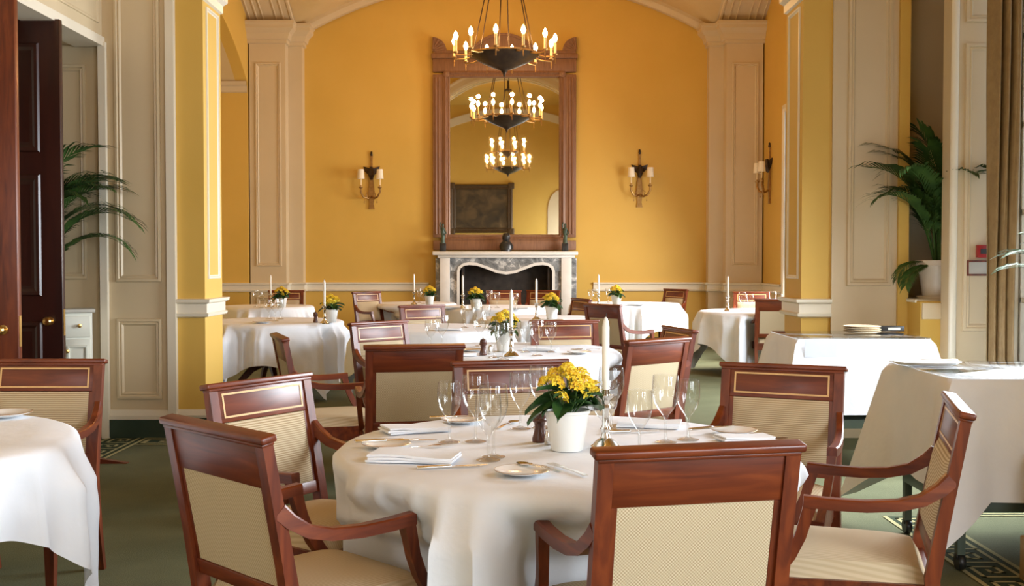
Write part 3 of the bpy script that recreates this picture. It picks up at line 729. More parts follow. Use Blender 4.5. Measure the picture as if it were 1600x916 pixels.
round_table(*T4, 0.62, 0.4, 0.95, 7, 'small round table below the far left pilaster', 'white cloth on the small table below the far left pilaster')
round_table(*T5, 0.60, 0.1, 0.92, 8, 'round table by the wall left of the fireplace', 'white cloth on the table left of the fireplace')
round_table(*T6, 0.70, 0.7, 1.0, 9, 'round table behind the dark back-view armchair, left of centre', 'white cloth rounding down behind the dark back-view armchair')
round_table(*T7, 0.74, 0.3, 1.04, 10, 'round table standing before the fireplace', 'white cloth on the table before the fireplace')
round_table(*T8, 0.66, 0.6, 0.98, 11, 'round table with a candle before the right mantelpiece jamb', 'white cloth on the table before the right mantelpiece jamb')
round_table(*T9, 0.78, 0.62, 1.14, 13, 'round table in front of the lone wall chair', 'bright white cloth in front of the lone wall chair', 8, 0.07)
round_table(*T10, 0.74, 0.25, 1.12, 14, 'round table in the corner beside the right pier', 'shaded white cloth on the corner table beside the right pier', 8, 0.06)

def side_table(x0, x1, y0, y1, h, hem, tl, cl, drops, seed):
    t = thing('serving_table', tl, 'table', ((x0+x1)/2, (y0+y1)/2, 0), 0, 'draped serving tables')
    w, d = x1-x0, y1-y0
    MB().rbox(-w/2+0.01, w/2-0.01, -d/2+0.01, d/2-0.01, h-0.03, h-0.004, 0.004).build('table_top', M['metal_green'], t)
    MB().rbox(-w/2+0.05, w/2-0.05, -d/2+0.05, d/2-0.05, 0.26, 0.32, 0.006).build('lower_tray', M['metal_green'], t)
    for sx in (-1, 1):
        for sy in (-1, 1):
            l = MB().rbox(sx*(w/2-0.07)-0.018, sx*(w/2-0.07)+0.018, sy*(d/2-0.07)-0.018, sy*(d/2-0.07)+0.018, 0.07, h-0.03, 0.003).build('leg', M['metal_green'], t)
            MB().lathe([(0,-0.015),(0.034,-0.015),(0.038,-0.008),(0.038,0.008),(0.034,0.015),(0,0.015)], 16, (sx*(w/2-0.07), sy*(d/2-0.07), 0.038), M=Matrix.Rotation(PI/2, 4, 'Y')).rbox(sx*(w/2-0.07)-0.02, sx*(w/2-0.07)+0.02, sy*(d/2-0.07)-0.014, sy*(d/2-0.07)+0.014, 0.05, 0.075, 0.003).build('caster', M['black'], l)
    rnd = random.Random(seed)
    # rectangular cloth: perimeter loop with corner points hanging lower
    per = []; ns = 40
    cor = [(-w/2,-d/2),(w/2,-d/2),(w/2,d/2),(-w/2,d/2)]
    nrm = [(0,-1),(1,0),(0,1),(-1,0)]
    for k in range(4):
        a, b = Vector(cor[k]), Vector(cor[(k+1) % 4])
        for i in range(ns):
            f = i/ns; p = a.lerp(b, f); n0, n1, n2 = Vector(nrm[k-1]), Vector(nrm[k]), Vector(nrm[(k+1) % 4])
            L = (b-a).length; da, db = f*L, (1-f)*L
            cw = max(0, 1-da/0.16) ; cw2 = max(0, 1-db/0.16)
            n_ = (n1 + n0*cw*0.9 + n2*cw2*0.9).normalized()
            per.append((p, n_, max(cw, cw2), k, f))
    P = len(per); nd = 16
    ph = [rnd.uniform(0, 6.28) for _ in range(3)]
    def pt(i, j):
        p, n_, c, k, f = per[i]
        if j < 4:
            q = p*(0.02 + 0.98*j/3.0); return (q.x, q.y, h)
        s = (j-3)/nd
        dk = drops[k]; corner = [drops[k-1], drops[(k+1) % 4]][0 if f < 0.5 else 1]
        drop = (dk + (min(h-0.03, dk*1.0 + hem) - dk)*c**1.2)*s
        wv = math.sin(f*9+ph[0]+k) + 0.5*math.sin(f*17+ph[1])
        o = 0.006 + 0.05*drop + c*(0.02 + 0.28*drop) + 0.014*wv*s
        q = p + n_*o
        return (q.x, q.y, h - drop)
    o = MB().grid(pt, P, 4+nd, True, True).build('tablecloth', M['linen'], None, 1.0)
    o.location = ((x0+x1)/2, (y0+y1)/2, 0); tag(o, cl, 'tablecloth', 'white tablecloths')
    g = MB().rbox(-w/2-0.004, w/2+0.004, -d/2-0.004, d/2+0.004, h+0.002, h+0.008, 0.002).build('table_sheet', M['acrylic'])
    g.location = ((x0+x1)/2, (y0+y1)/2, 0)
    return g
tag(side_table(1.86, 2.72, 7.06, 7.80, 0.85, 0.06, 'serving table on casters in front of the right pier', 'bluish white cloth with a paper sheet pinned on, before the right pier', (0.49,0.49,0.49,0.49), 2),
    'clear sheet on the serving table before the right pier', 'table cover', 'clear sheets on the serving tables')
tag(side_table(1.90, 3.20, 4.68, 5.46, 0.85, 0.22, 'serving table on casters beside the curtained window', 'brown-shaded white cloth trailing a corner to the floor beside the curtain', (0.53,0.53,0.53,0.50), 5),
    'glossy clear sheet on the serving table beside the curtain', 'table cover', 'clear sheets on the serving tables')

# ------------------------------------------------------------------ table ware
ZW = HT + 0.006
def glass_mesh(h, r):
    k = h/0.21; b = r
    prof = [(0.0,0.001),(0.036,0.001),(0.037,0.003),(0.020,0.007),(0.007,0.012),(0.0045,0.022),(0.0045,0.060*k),(0.0060,0.078*k),(0.011,0.088*k),(b*0.55,0.103*k),(b*0.86,0.125*k),(b,0.150*k),(b*0.985,0.180*k),(b*0.93,h),
            (b*0.93-0.0012,h+0.0006)]
    return MB().lathe(prof, 28)
GM = {}
for nm, h, r in (('large', 0.225, 0.0455), ('small', 0.203, 0.040), ('flute', 0.20, 0.036)):
    GM[nm] = glass_mesh(h, r).mesh('wine_glass_' + nm); GM[nm].materials.append(M['glass'])
def glass_px(px, py, kind, label, group, z=ZW):
    p = G(px, py, z); o = link('wine_glass', GM[kind], None, p, (0, 0, px*0.37)); return tag(o, label, 'glass', group)
g = 'glasses on the nearest table'
for px, py, k, lab in ((702,692,'small','wine glass standing leftmost on the nearest table'),
    (743,691,'large','tall wine glass second from the left on the nearest table'),
    (771,715,'large','large wine glass overlapping the closest small glass, left of the flowerpot'),
    (763,720,'small','small wine glass closest to the camera left of the flowerpot'),
    (813,671,'small','wine glass just behind the brown pepper mill'),
    (846,669,'large','wine glass hidden behind the flowers of the nearest table'),
    (944,702,'large','wine glass in front of the silver candlestick on the nearest table'),
    (955,672,'large','wine glass behind the tall candle on the nearest table'),
    (999,712,'small','wine glass low to the right of the candlestick, half hidden by the chair rail'),
    (1040,692,'large','tall wine glass second from the right on the nearest table'),
    (1075,688,'small','wine glass rightmost on the nearest table')):
    glass_px(px, py, k, lab, g)
g = 'glasses on the second table'
for px, py, k, lab in ((673,546,'small','wine glass leftmost on the second table, above the dark chair rail'),
    (691,543,'large','wine glass second from the left on the second table'),
    (750,541,'large','wine glass behind the second table pepper mill'),
    (772,559,'small','wine glass right of the second table pepper mill'),
    (786,562,'large','wine glass directly before the second table candle'),
    (822,551,'small','wine glass just right of the second table candle'),
    (839,556,'large','large wine glass second from the right on the second table'),
    (861,551,'small','wine glass rightmost on the second table')):
    glass_px(px, py, k, lab, g)
def glasses(pts, where, group):
    n = len(pts); words_ = {2: ('left of the two', 'right of the two'), 3: ('leftmost of three', 'middle one of three', 'rightmost of three'), 4: ('leftmost of four', 'second from left of four', 'third from left of four', 'rightmost of four')}[n]
    for (px, py, k), w_ in zip(pts, words_): glass_px(px, py, k, 'wine glass, ' + w_ + ' ' + where, group)
glasses(((726,512,'small'),(746,511,'large'),(760,513,'small')), 'on the table left of centre', 'glasses left of centre')
glasses(((765,481,'large'),(777,481,'small'),(806,484,'small')), 'on the table before the fireplace', 'glasses before the fireplace')
glasses(((420,499,'small'),(430,502,'large'),(438,499,'small')), 'past the left yellow pier', 'glasses past the left pier')
glasses(((400,480,'large'),(408,481,'small')), 'below the far left pilaster', 'glasses below the far left pilaster')
glasses(((923,475,'small'),(930,477,'large'),(950,473,'small')), 'before the lone wall chair', 'glasses before the lone wall chair')
glasses(((1160,486,'large'),(1172,486,'small'),(1207,484,'large'),(1217,485,'small')), 'on the corner table', 'glasses on the corner table')
glasses(((655,473,'small'),(661,475,'small')), 'left of the fireplace', 'glasses left of the fireplace')

# candle and candlestick: two things
CS = MB().lathe([(0,0),(0.046,0),(0.048,0.006),(0.040,0.012),(0.034,0.02),(0.016,0.034),(0.011,0.05),(0.017,0.062),(0.011,0.074),(0.010,0.12),(0.017,0.132),(0.012,0.142),(0.014,0.155),(0.026,0.166),(0.027,0.172),(0.013,0.174),(0.013,0.19),(0,0.19)], 24).mesh('candlestick'); CS.materials.append(M['silver'])
CD = MB().lathe([(0,0.0),(0.0115,0.0),(0.0115,0.205),(0.009,0.222),(0.004,0.236),(0.0,0.238)], 18).mesh('candle'); CD.materials.append(M['wax'])
CW = MB().tube([(0,0,0.236),(0.001,0,0.244),(0.003,0,0.250)], 0.0012, 6).mesh('wick'); CW.materials.append(M['print'])
def candle(px, py, where, zs=1.0):
    p = G(px, py, ZW)
    a = link('candlestick', CS, None, p); tag(a, 'silver candlestick ' + where, 'candlestick', 'silver candlesticks')
    c = link('candle', CD, None, p + Vector((0,0,0.186)), (0,0,0.3)); tag(c, 'unlit white candle ' + where, 'candle', 'white table candles')
    link('wick', CW, c)
candle(946,700,'on the nearest table'); candle(799,557,'on the second table'); candle(838,500,'before the right mantelpiece jamb')
candle(723,482,'before the left mantelpiece jamb'); candle(647,476,'left of the fireplace by the wall'); candle(507,506,'past the left yellow pier')
candle(423,480,'below the far left pilaster'); candle(935,478,'before the lone wall chair'); candle(1137,486,'on the corner table beside the right pier')

# flowering plant
def make_plant():
    rnd = random.Random(5)
    t = thing('potted_plant', 'yellow flowering plant', 'plant')
    MB().lathe([(0,0),(0.049,0),(0.052,0.004),(0.070,0.118),(0.074,0.120),(0.075,0.128),(0.072,0.130),(0.068,0.124),(0.066,0.110),(0,0.110)], 32).build('pot', M['pot'], t)
    MB().lathe([(0.066,0.112),(0.03,0.118),(0,0.12)], 20).build('soil', M['soil'], t)
    lm = MB()
    def lp(i, j):
        u = i/8; v = -1 + 2*j/4; w = 0.030*math.sin(PI*min(1, u*0.93+0.07))**0.7*(1 - 0.25*u)
        return (v*w, u*0.085, -0.05*u*u*0.9 + 0.012*abs(v) + 0.012*u)
    lm.grid(lp, 9, 5); lme = lm.mesh('leaf'); lme.materials.append(M['leaf'])
    for k in range(22):
        a = k*2.399; r = 0.012 + 0.03*(k % 5)/5; z = 0.126 + 0.055*(k/22)
        o = link('leaf', lme, t, (r*math.cos(a), r*math.sin(a), z), (rnd.uniform(-0.25,0.75), rnd.uniform(-0.3,0.3), a - PI/2 + rnd.uniform(-0.3,0.3)))
        s = rnd.uniform(0.75, 1.25); o.scale = (s, s, s)
    fm = MB()
    for k in range(26):
        a = k*2.399; q = math.sqrt((k+0.3)/26)
        r = 0.027*q; z = 0.020*(1-q*q) + rnd.uniform(-0.002, 0.003); c = Vector((r*math.cos(a), r*math.sin(a), z))
        nr = Vector((r*math.cos(a)*30, r*math.sin(a)*30, 0.8)).normalized(); u = nr.orthogonal().normalized(); w = nr.cross(u)
        for p in range(4):
            b = p*PI/2 + k; d = u*math.cos(b) + w*math.sin(b); e = u*-math.sin(b) + w*math.cos(b)
            P = [c - nr*0.003, c + d*0.005 + e*0.0042 + nr*0.003, c + d*0.0100 + nr*0.0005, c + d*0.005 - e*0.0042 + nr*0.003]
            fm.add(P, [(0,1,2,3)])
    fme = fm.mesh('flower_cluster'); fme.materials.append(M['petal'])
    spots = [(0,0.0,0.255),(0.040,0.018,0.238),(-0.038,0.014,0.240),(0.014,-0.036,0.238),(-0.034,-0.036,0.218),(0.056,-0.024,0.216),(-0.068,-0.010,0.216),(0.005,0.045,0.238),(0.080,0.004,0.200),(-0.022,-0.066,0.176),(0.034,0.055,0.215),(-0.040,0.055,0.214),(0.075,-0.040,0.185),(0.030,-0.062,0.208)]
    for x, y, z in spots:
        o = link('flower_cluster', fme, t, (x, y, z), (-y*9, x*9, rnd.uniform(0, 6)))
        s = rnd.uniform(0.85, 1.15); o.scale = (s, s, s)
        MB().tube([(x*0.25, y*0.25, 0.115), (x*0.7, y*0.7, 0.16), (x, y, z)], 0.0022, 5).build('flower_stem', M['stem'], t)
    return t
plant0 = make_plant(); pu = [False]
def plant(px, py, rz, s, where):
    o = plant0 if not pu[0] else copy_tree(plant0); pu[0] = True
    o.location = G(px, py, ZW); o.rotation_euler = (0,0,rz); o.scale = (s,s,s)
    tag(o, 'yellow flowering plant in a white pot ' + where, 'plant', 'yellow flowering table plants')
plant(886,703,0.0,1.0,'on the nearest table'); plant(789,549,1.1,1.0,'on the second table'); plant(862,499,2.2,1.0,'before the right mantelpiece jamb')
plant(743,483,3.0,1.0,'before the left mantelpiece jamb'); plant(671,476,4.2,0.95,'left of the fireplace by the wall'); plant(517,504,5.0,1.0,'past the left yellow pier')
plant(440,481,0.7,1.0,'below the far left pilaster'); plant(963,477,1.9,1.0,'before the lone wall chair')

# pepper mills
MLm = MB().lathe([(0,0),(0.024,0),(0.025,0.010),(0.019,0.030),(0.016,0.048),(0.018,0.062),(0.024,0.068),(0.024,0.074),(0.021,0.078),(0.022,0.084),(0.019,0.097),(0.010,0.103),(0,0.104)], 20).mesh('mill_body'); MLm.materials.append(M['mill'])
KNm = MB().lathe([(0,0.103),(0.004,0.103),(0.006,0.108),(0.004,0.113),(0,0.114)], 10).mesh('mill_knob'); KNm.materials.append(M['silver'])
for px, py, w in ((843,690,'beside the nearest flowerpot'), (755,555,'on the second table'), (493,504,'past the left yellow pier')):
    o = thing('pepper_mill', 'brown wooden pepper mill ' + w, 'pepper mill', G(px, py, ZW), 0, 'pepper mills')
    link('mill_body', MLm, o); link('mill_knob', KNm, o)
# salt shakers
SKm = MB().lathe([(0,0),(0.016,0),(0.018,0.004),(0.014,0.035),(0.012,0.045),(0.012,0.050),(0.006,0.056),(0,0.057)], 16).mesh('salt_shaker'); SKm.materials.append(M['silver'])
for px, py, w in ((858,694,'between mill and flowerpot on the nearest table'), (766,553,'beside the second table mill')):
    tag(link('salt_shaker', SKm, None, G(px, py, ZW)), 'small silver salt shaker ' + w, 'salt shaker', 'salt shakers')

# plates, napkins, cutlery
PLm = MB().lathe([(0,0.004),(0.045,0.004),(0.050,0.0055),(0.078,0.014),(0.080,0.0155),(0.079,0.0165),(0.050,0.008),(0.045,0.0065),(0,0.0065)], 40).mesh('plate_dish'); PLm.materials.append(M['china'])
PRm = MB().lathe([(0.0772,0.0152),(0.0795,0.0172),(0.0803,0.0158)], 40).mesh('gilt_rim'); PRm.materials.append(M['gilt'])
def plate(px, py, label, group, z=ZW, s=1.0):
    o = thing('side_plate', label, 'plate', G(px, py, z), 0, group); o.scale = (s, s, s)
    link('plate_dish', PLm, o); link('gilt_rim', PRm, o); return o
PG = 'side plates'
plate(604,700,'white side plate with knife at the left edge of the nearest table', PG)
plate(816,742,'white side plate with a spoon at the front of the nearest table', PG)
plate(722,661,'white side plate at the back left of the nearest table', PG)
plate(1147,678,'white side plate at the right edge of the nearest table', PG)
plate(735,549,'white side plate at the left of the second table', PG)
plate(905,553,'white side plate at the right of the second table', PG)
plate(868,502,'white side plate before the right mantelpiece jamb', PG)
plate(8,652,'white plate on the table at the left picture edge', PG, s=1.25)
plate(410,505,'white plate past the left yellow pier', PG, s=1.2)
def napkin_mesh(l, w, layers, seed):
    mb = MB(); rnd = random.Random(seed)
    for k in range(layers):
        z0 = k*0.0062; sh = rnd.uniform(-0.006, 0.006); sw = rnd.uniform(-0.004, 0.004)
        n = 12
        ring = [(-w/2, 0.0), (w/2-0.004, 0.0), (w/2, 0.003), (w/2-0.004, 0.006), (-w/2, 0.006)]
        def pt(i, j):
            u = -1 + 2*i/n; a, b = ring[j % 5]
            return (u*l/2 + sh, a + sw + 0.004*math.sin(u*3+seed+k), z0 + b + 0.003*(k)*math.cos(u*2.2+seed)*0.5 + 0.0015)
        mb.grid(pt, n+1, 6)
        vv = [pt(0, j) for j in range(5)]; mb.add(vv, [(0,1,2,3,4)]); vv = [pt(n, j) for j in range(5)]; mb.add(vv, [(4,3,2,1,0)])
    return mb
NM = []
for i in range(3):
    me = napkin_mesh(0.225, 0.12, 3, i+1).mesh('folded_napkin'); me.materials.append(M['linen']); NM.append(me)
def napkin(px, py, deg, label, i=0, s=1.0):
    tag(link('folded_napkin', NM[i % 3], None, G(px, py, ZW), (0, 0, math.radians(deg)), (s, s, s)), label, 'napkin', 'folded white napkins')
napkin(648,719,-10,'folded white napkin at the front left of the nearest table', 0, 1.15)
napkin(648,674,24,'folded white napkin behind the left side plate on the nearest table', 1)
napkin(1015,666,-12,'folded white napkin behind the glasses right of the front candle', 2)
napkin(1163,688,14,'folded white napkin at the right edge of the nearest table', 1, 0.8)
napkin(716,556,10,'folded white napkin at the left of the second table', 2)
napkin(845,548,-12,'folded white napkin at the right of the second table', 0)
napkin(700,516,0,'folded white napkin on the table left of centre', 1)
napkin(705,482,5,'folded white napkin on the left of the table before the fireplace', 0)
napkin(812,483,-8,'folded white napkin on the right of the table before the fireplace', 2)
napkin(992,477,-5,'folded white napkin before the lone wall chair', 1)
def flat(mb, pts, z0, z1): return mb.prism(pts, lambda u, w, z: (u, w, z), z0, z1)
kn = MB().rbox(-0.0085, 0.0085, -0.105, 0.0, 0.001, 0.010, 0.004, 3).mesh('knife_handle'); kn.materials.append(M['silver'])
kb = flat(MB(), [(-0.006,0.0),(0.006,0.0),(0.009,0.03),(0.009,0.085),(0.004,0.105),(-0.004,0.11),(-0.006,0.09)], 0.003, 0.005).mesh('knife_blade'); kb.materials.append(M['silver'])
fk = MB().sweep([(0,-0.11,0.004),(0,-0.05,0.006),(0,0.0,0.005),(0,0.02,0.006)], [(-0.006,-0.0012),(0.006,-0.0012),(0.006,0.0012),(-0.006,0.0012)], scale=[(1.3,1),(0.9,1),(0.5,1),(0.9,1)])
flat(fk, [(-0.006,0.018),(0.006,0.018),(0.013,0.045),(-0.013,0.045)], 0.005, 0.0072); fk = fk.mesh('fork_handle'); fk.materials.append(M['silver'])
ft = flat(MB(), [(-0.0016,0.0),(0.0016,0.0),(0.001,0.048),(-0.001,0.048)], 0.005, 0.007).mesh('fork_tine'); ft.materials.append(M['silver'])
sh = MB().sweep([(0,-0.11,0.004),(0,-0.05,0.007),(0,0.02,0.006)], [(-0.006,-0.0012),(0.006,-0.0012),(0.006,0.0012),(-0.006,0.0012)], scale=[(1.3,1),(0.9,1),(0.5,1)]).mesh('spoon_handle'); sh.materials.append(M['silver'])
def sp(i, j):
    a = 2*PI*i/20; r = j/5
    return (0.019*r*math.cos(a), 0.047 + 0.030*r*math.sin(a), 0.001 + 0.0065*r*r)
sb = MB().grid(sp, 20, 6, True, True).mesh('spoon_bowl'); sb.materials.append(M['silver'])
def cutlery(kind, px, py, deg, label, dz=0.0, tilt=0.0):
    o = thing(kind, label, 'cutlery', G(px, py, ZW) + Vector((0,0,dz)), math.radians(deg), 'silver cutlery'); o.rotation_euler.x = tilt
    if kind == 'table_knife': link('knife_handle', kn, o); link('knife_blade', kb, o)
    elif kind == 'table_fork':
        link('fork_handle', fk, o)
        for x in (-0.0108, -0.0036, 0.0036, 0.0108): link('tine', ft, o, (x, 0.045, 0))
    else: link('spoon_handle', sh, o); link('spoon_bowl', sb, o)
cutlery('table_knife', 604,698,-75,'silver knife lying across the left side plate', 0.016)
cutlery('table_fork', 668,700,-62,'silver fork behind the front left napkin')
cutlery('table_knife', 706,731,-75,'silver knife before the front left napkin')
cutlery('table_knife', 632,690,-85,'silver knife in front of the back left napkin')
cutlery('table_fork', 884,735,28,'silver fork beside the front chair rail on the nearest table')
cutlery('table_spoon', 836,738,40,'silver spoon lying on the front side plate', 0.012)
cutlery('table_knife', 1112,677,-58,'silver knife resting on the right side plate', 0.016)
cutlery('table_knife', 714,660,-80,'silver knife on the back left side plate', 0.016)
cutlery('table_spoon', 796,664,-20,'silver spoon left of the pepper mill')
cutlery('table_knife', 985,676,-80,'silver knife right of the front candle')
cutlery('table_fork', 1195,690,-60,'silver fork at the right edge of the nearest table')
cutlery('table_knife', 728,547,-80,'silver knife on the left side plate of the second table', 0.016)
cutlery('table_knife', 915,551,-70,'silver knife on the right side plate of the second table', 0.016)

# things on and around the serving tables
ZS1 = 0.85 + 0.010
o = thing('bread_basket', 'pale round wicker tray stack on the serving table before the right pier', 'tray', G(1347,520,ZS1))
for k in range(4):
    MB().lathe([(0,0.002),(0.10,0.002),(0.125,0.010),(0.127,0.013),(0.10,0.006),(0,0.006)], 28, (0.004*(k % 2), 0.003*k, 0.012*k)).build('wicker_tray', M['wicker'], o)
o = thing('menu_box', 'black box with a pale label on the serving table before the right pier', 'box', G(1391,517,ZS1), -0.05)
MB().rbox(-0.085, 0.085, -0.05, 0.05, 0, 0.035, 0.004).build('box_body', M['black'], o)
MB().box(-0.03, 0.055, -0.0515, -0.050, 0.008, 0.026).build('paper_label', M['signgrey'], o)
o = MB().add([(-0.105,-0.004,-0.058),(0.105,-0.004,-0.058),(0.105,0,0.058),(-0.105,0,0.058),(-0.105,-0.007,-0.058),(0.105,-0.007,-0.058),(0.105,-0.003,0.058),(-0.105,-0.003,0.058)],
    [(0,1,2,3),(7,6,5,4),(0,4,5,1),(1,5,6,2),(2,6,7,3),(3,7,4,0)]).build('paper_sheet', M['paper'])
pp = W(1281,544,7.045); o.location = (pp.x, 7.022, pp.z); tag(o, 'blank white paper sheet pinned to the bluish cloth', 'paper')
o = thing('oval_tray', 'white oval platter lying on the serving table beside the curtain', 'tray', G(1448,570,ZS1), 0.0)
MB().lathe([(0,0.003),(0.115,0.003),(0.135,0.014),(0.137,0.018),(0.132,0.018),(0.115,0.007),(0,0.007)], 40).build('platter', M['china'], o).scale = (1.2, 0.8, 1)
MB().rbox(-0.03, 0.15, -0.006, 0.006, 0.019, 0.026, 0.003).build('serving_knife', M['silver'], o)

# ------------------------------------------------------------------ fireplace, mirror, sconces, chandeliers
YM = YF - 0.34
fp = thing('fireplace', 'grey and white marble fireplace with a wavy opening under the mirror', 'fireplace', (XC, YF, 0))
def fx(px, py, y=YM): p = W(px, py, y); return p.x - XC, p.z
def FB(px0, px1, py0, py1, d0, d1, mat, name, b=0.006):
    x0, z1 = fx(px0, py0); x1, z0 = fx(px1, py1)
    return MB().rbox(x0, x1, -d0, -d1, max(z0, 0), z1, b).build(name, mat, fp)
FL = 560
FB(676, 903, 393, 399, 0.40, 0.0, M['marble_white'], 'mantel_shelf', 0.012)
FB(684, 898, 399, 403, 0.36, 0.0, M['marble_white'], 'shelf_moulding')
FB(687, 703, 403, FL, 0.34, 0.0, M['marble_white'], 'pilaster'); FB(877, 893, 403, FL, 0.34, 0.0, M['marble_white'], 'pilaster')
FB(680, 687, 403, FL, 0.26, 0.0, M['marble'], 'side_slip'); FB(893, 901, 403, FL, 0.26, 0.0, M['marble'], 'side_slip')
FB(703, 716, 424, FL, 0.30, 0.0, M['marble'], 'jamb'); FB(865, 877, 424, FL, 0.30, 0.0, M['marble'], 'jamb')
crv = [(716,424),(718,418),(724,413.5),(733,412),(745,413),(760,418),(776,424.5),(791,427),(806,424.5),(822,418),(836,413),(848,412),(857,413.5),(863,418),(865,424)]
lo = [fx(*p) for p in crv]; up_ = [(fx(703,403)), (fx(877,403))]
poly = [fx(703,424)] + lo + [fx(877,424), fx(877,403), fx(703,403)]
bm = MB(); n = len(crv); top = fx(703,403)[1]
xs = [fx(703,424)] + lo + [fx(877,424)]
for i in range(len(xs)-1):
    (a, b), (c, d) = xs[i], xs[i+1]
    if c-a < 1e-4: continue
    bm.add([(a,-0.31,b),(c,-0.31,d),(c,-0.31,top),(a,-0.31,top),(a,-0.02,b),(c,-0.02,d),(c,-0.02,top),(a,-0.02,top)], [(0,1,2,3),(7,6,5,4),(0,4,5,1),(3,2,6,7)])
bm.build('frieze', M['marble'], fp)
pth = [(lo[0][0], -0.31, 0.0)] + [(a, -0.31, b) for a, b in lo] + [(lo[-1][0], -0.31, 0.0)]
MB().sweep(pth, [(-0.022,-0.02),(0.022,-0.02),(0.022,0.02),(-0.022,0.02)], up=(0,1,0)).build('opening_trim', M['marble_white'], fp)
xl, xr = lo[0][0], lo[-1][0]
MB().box(xl-0.02, xr+0.02, -0.03, 0.0, 0, 1.36).box(xl+0.05, xl+0.09, -0.28, -0.03, 0, 1.30).box(xr-0.09, xr-0.05, -0.28, -0.03, 0, 1.30).build('firebox', M['soot'], fp)
MB().box(xl-0.3, xr+0.3, -0.62, -0.30, 0, 0.03).build('hearth', M['marble'], fp)

YMi = YF - 0.12
mt = thing('wall_mirror', 'tall brown carved mirror over the fireplace', 'mirror', (XC, YF, 0))
def mx(px, py): p = W(px, py, YMi); return p.x - XC, p.z
u0, v1 = mx(676, 82); u1, v0 = mx(900, 391)
g0, gv1 = mx(703, 121); g1, gv0 = mx(873, 366)
MB().box(g0-0.02, g1+0.02, -0.065, -0.02, gv0-0.02, gv1+0.02).build('mirror_glass', M['mirror'], mt)
def side(x0, x1, z0, z1, y0=-0.11): MB().rbox(x0, x1, y0, 0.0, z0, z1, 0.006).build('outer_stile', M['frame'], mt)
side(u0, g0-0.09, gv0-0.05, gv1+0.05); side(g1+0.09, u1, gv0-0.05, gv1+0.05)
for a, b in ((u0, g0), (g1, u1)):
    w = b-a
    for q in (0.18, 0.36, 0.62, 0.80):
        MB().tube([(a+w*q, -0.105, gv0), (a+w*q, -0.105, gv1)], w*0.075, 10, up=(0,1,0)).build('reed', M['frame'], mt)
MB().frame(lambda u, v, h: (u, -h, v), g0-0.10, g1+0.10, gv0-0.10, gv1+0.10, [(0,0.02),(0,0.13),(0.03,0.145),(0.055,0.11),(0.08,0.115),(0.10,0.06)]).build('inner_moulding', M['frame'], mt)
MB().rbox(u0, u1, -0.13, 0, gv1+0.09, v1-0.10, 0.008).build('frieze', M['frame'], mt)
MB().rbox(u0-0.02, u1+0.02, -0.17, 0, v1-0.10, v1-0.02, 0.012).rbox(u0+0.01, u1-0.01, -0.15, 0, v1-0.02, v1+0.03, 0.01).build('cornice', M['frame'], mt)
MB().rbox(u0, u1, -0.14, 0, v0, gv0-0.10, 0.01).build('base_rail', M['frame'], mt)
for q in (g0-0.055, g1+0.055):
    MB().lathe([(0,-0.0),(0.05,0.0),(0.05,0.015),(0.03,0.02),(0.025,0.03),(0,0.032)], 20, (q, -0.14, gv1+0.05), M=Matrix.Rotation(PI/2, 4, 'X')).build('rosette', M['frame'], mt)
xa, za = mx(735, 80); xb, zb = mx(838, 52)
A = arc_pts(xa, xb, v1+0.02, zb-v1-0.02, 16)
MB().prism(A, lambda u, w, t_: (u, t_, w), -0.13, 0.0).build('crest', M['frame'], mt)
MB().sweep([(a, -0.135, b-0.02) for a, b in A], [(-0.02,-0.02),(0.02,-0.02),(0.02,0.02),(-0.02,0.02)], up=(0,1,0)).build('crest_moulding', M['frame'], mt)
for s in (0, 1):
    xo = u0 if s == 0 else u1; d = 1 if s == 0 else -1
    P = [(xo, v1+0.02)] + [(xo + d*0.22*math.sin(PI/2*i/8), v1+0.02 + 0.22*math.cos(PI/2*i/8)) for i in range(9)]
    o = MB().prism(P, lambda u, w, t_: (u, t_, w), -0.14, 0.0).build('corner_ornament', M['frame'], mt)
    for k in range(5):
        a = PI/2*(k+0.5)/5
        MB().tube([(xo + d*0.03*math.sin(a), -0.145, v1+0.02+0.03*math.cos(a)), (xo + d*0.205*math.sin(a), -0.145, v1+0.02+0.205*math.cos(a))], 0.014, 6, up=(0,1,0)).build('ornament_ray', M['frame'], o)

# figures on the mantel shelf
zs_ = W(790, 393, YM).z
def statuette(px, label, y=YM+0.06):
    p = W(px, 393, y)
    t = thing('statuette', label, 'statuette', (p.x, y, zs_), 0, 'green bronze statuettes')
    MB().rbox(-0.05, 0.05, -0.045, 0.045, 0, 0.13, 0.006).build('base', M['stonefig'], t)
    path = [(0,0,0.13),(0,0,0.17),(0.005,0,0.24),(-0.004,0,0.31),(0.0,0,0.36),(0,0,0.385),(0,0,0.42),(0,0,0.445)]
    MB().tube(path, 0.034, 10, [1.15,1.0,0.85,1.05,0.9,0.4,0.55,0.15], up=(0,1,0)).tube([(0.03,0,0.34),(0.05,-0.02,0.29),(0.03,-0.04,0.26)], 0.010, 6).tube([(-0.03,0,0.34),(-0.045,0.0,0.40),(-0.03,-0.01,0.46)], 0.010, 6).build('figure', M['verdigris'], t)
statuette(692, 'green bronze statuette on black block at the left end of the mantel'); statuette(883, 'green bronze statuette on black block at the right end of the mantel')
p = W(791, 393, YM+0.05)
t = thing('stone_bust', 'black stone bust in the middle of the mantel', 'bust', (p.x, YM+0.05, zs_))
MB().lathe([(0,0),(0.085,0),(0.085,0.03),(0.07,0.04),(0,0.04)], 20).build('base', M['stonefig'], t)
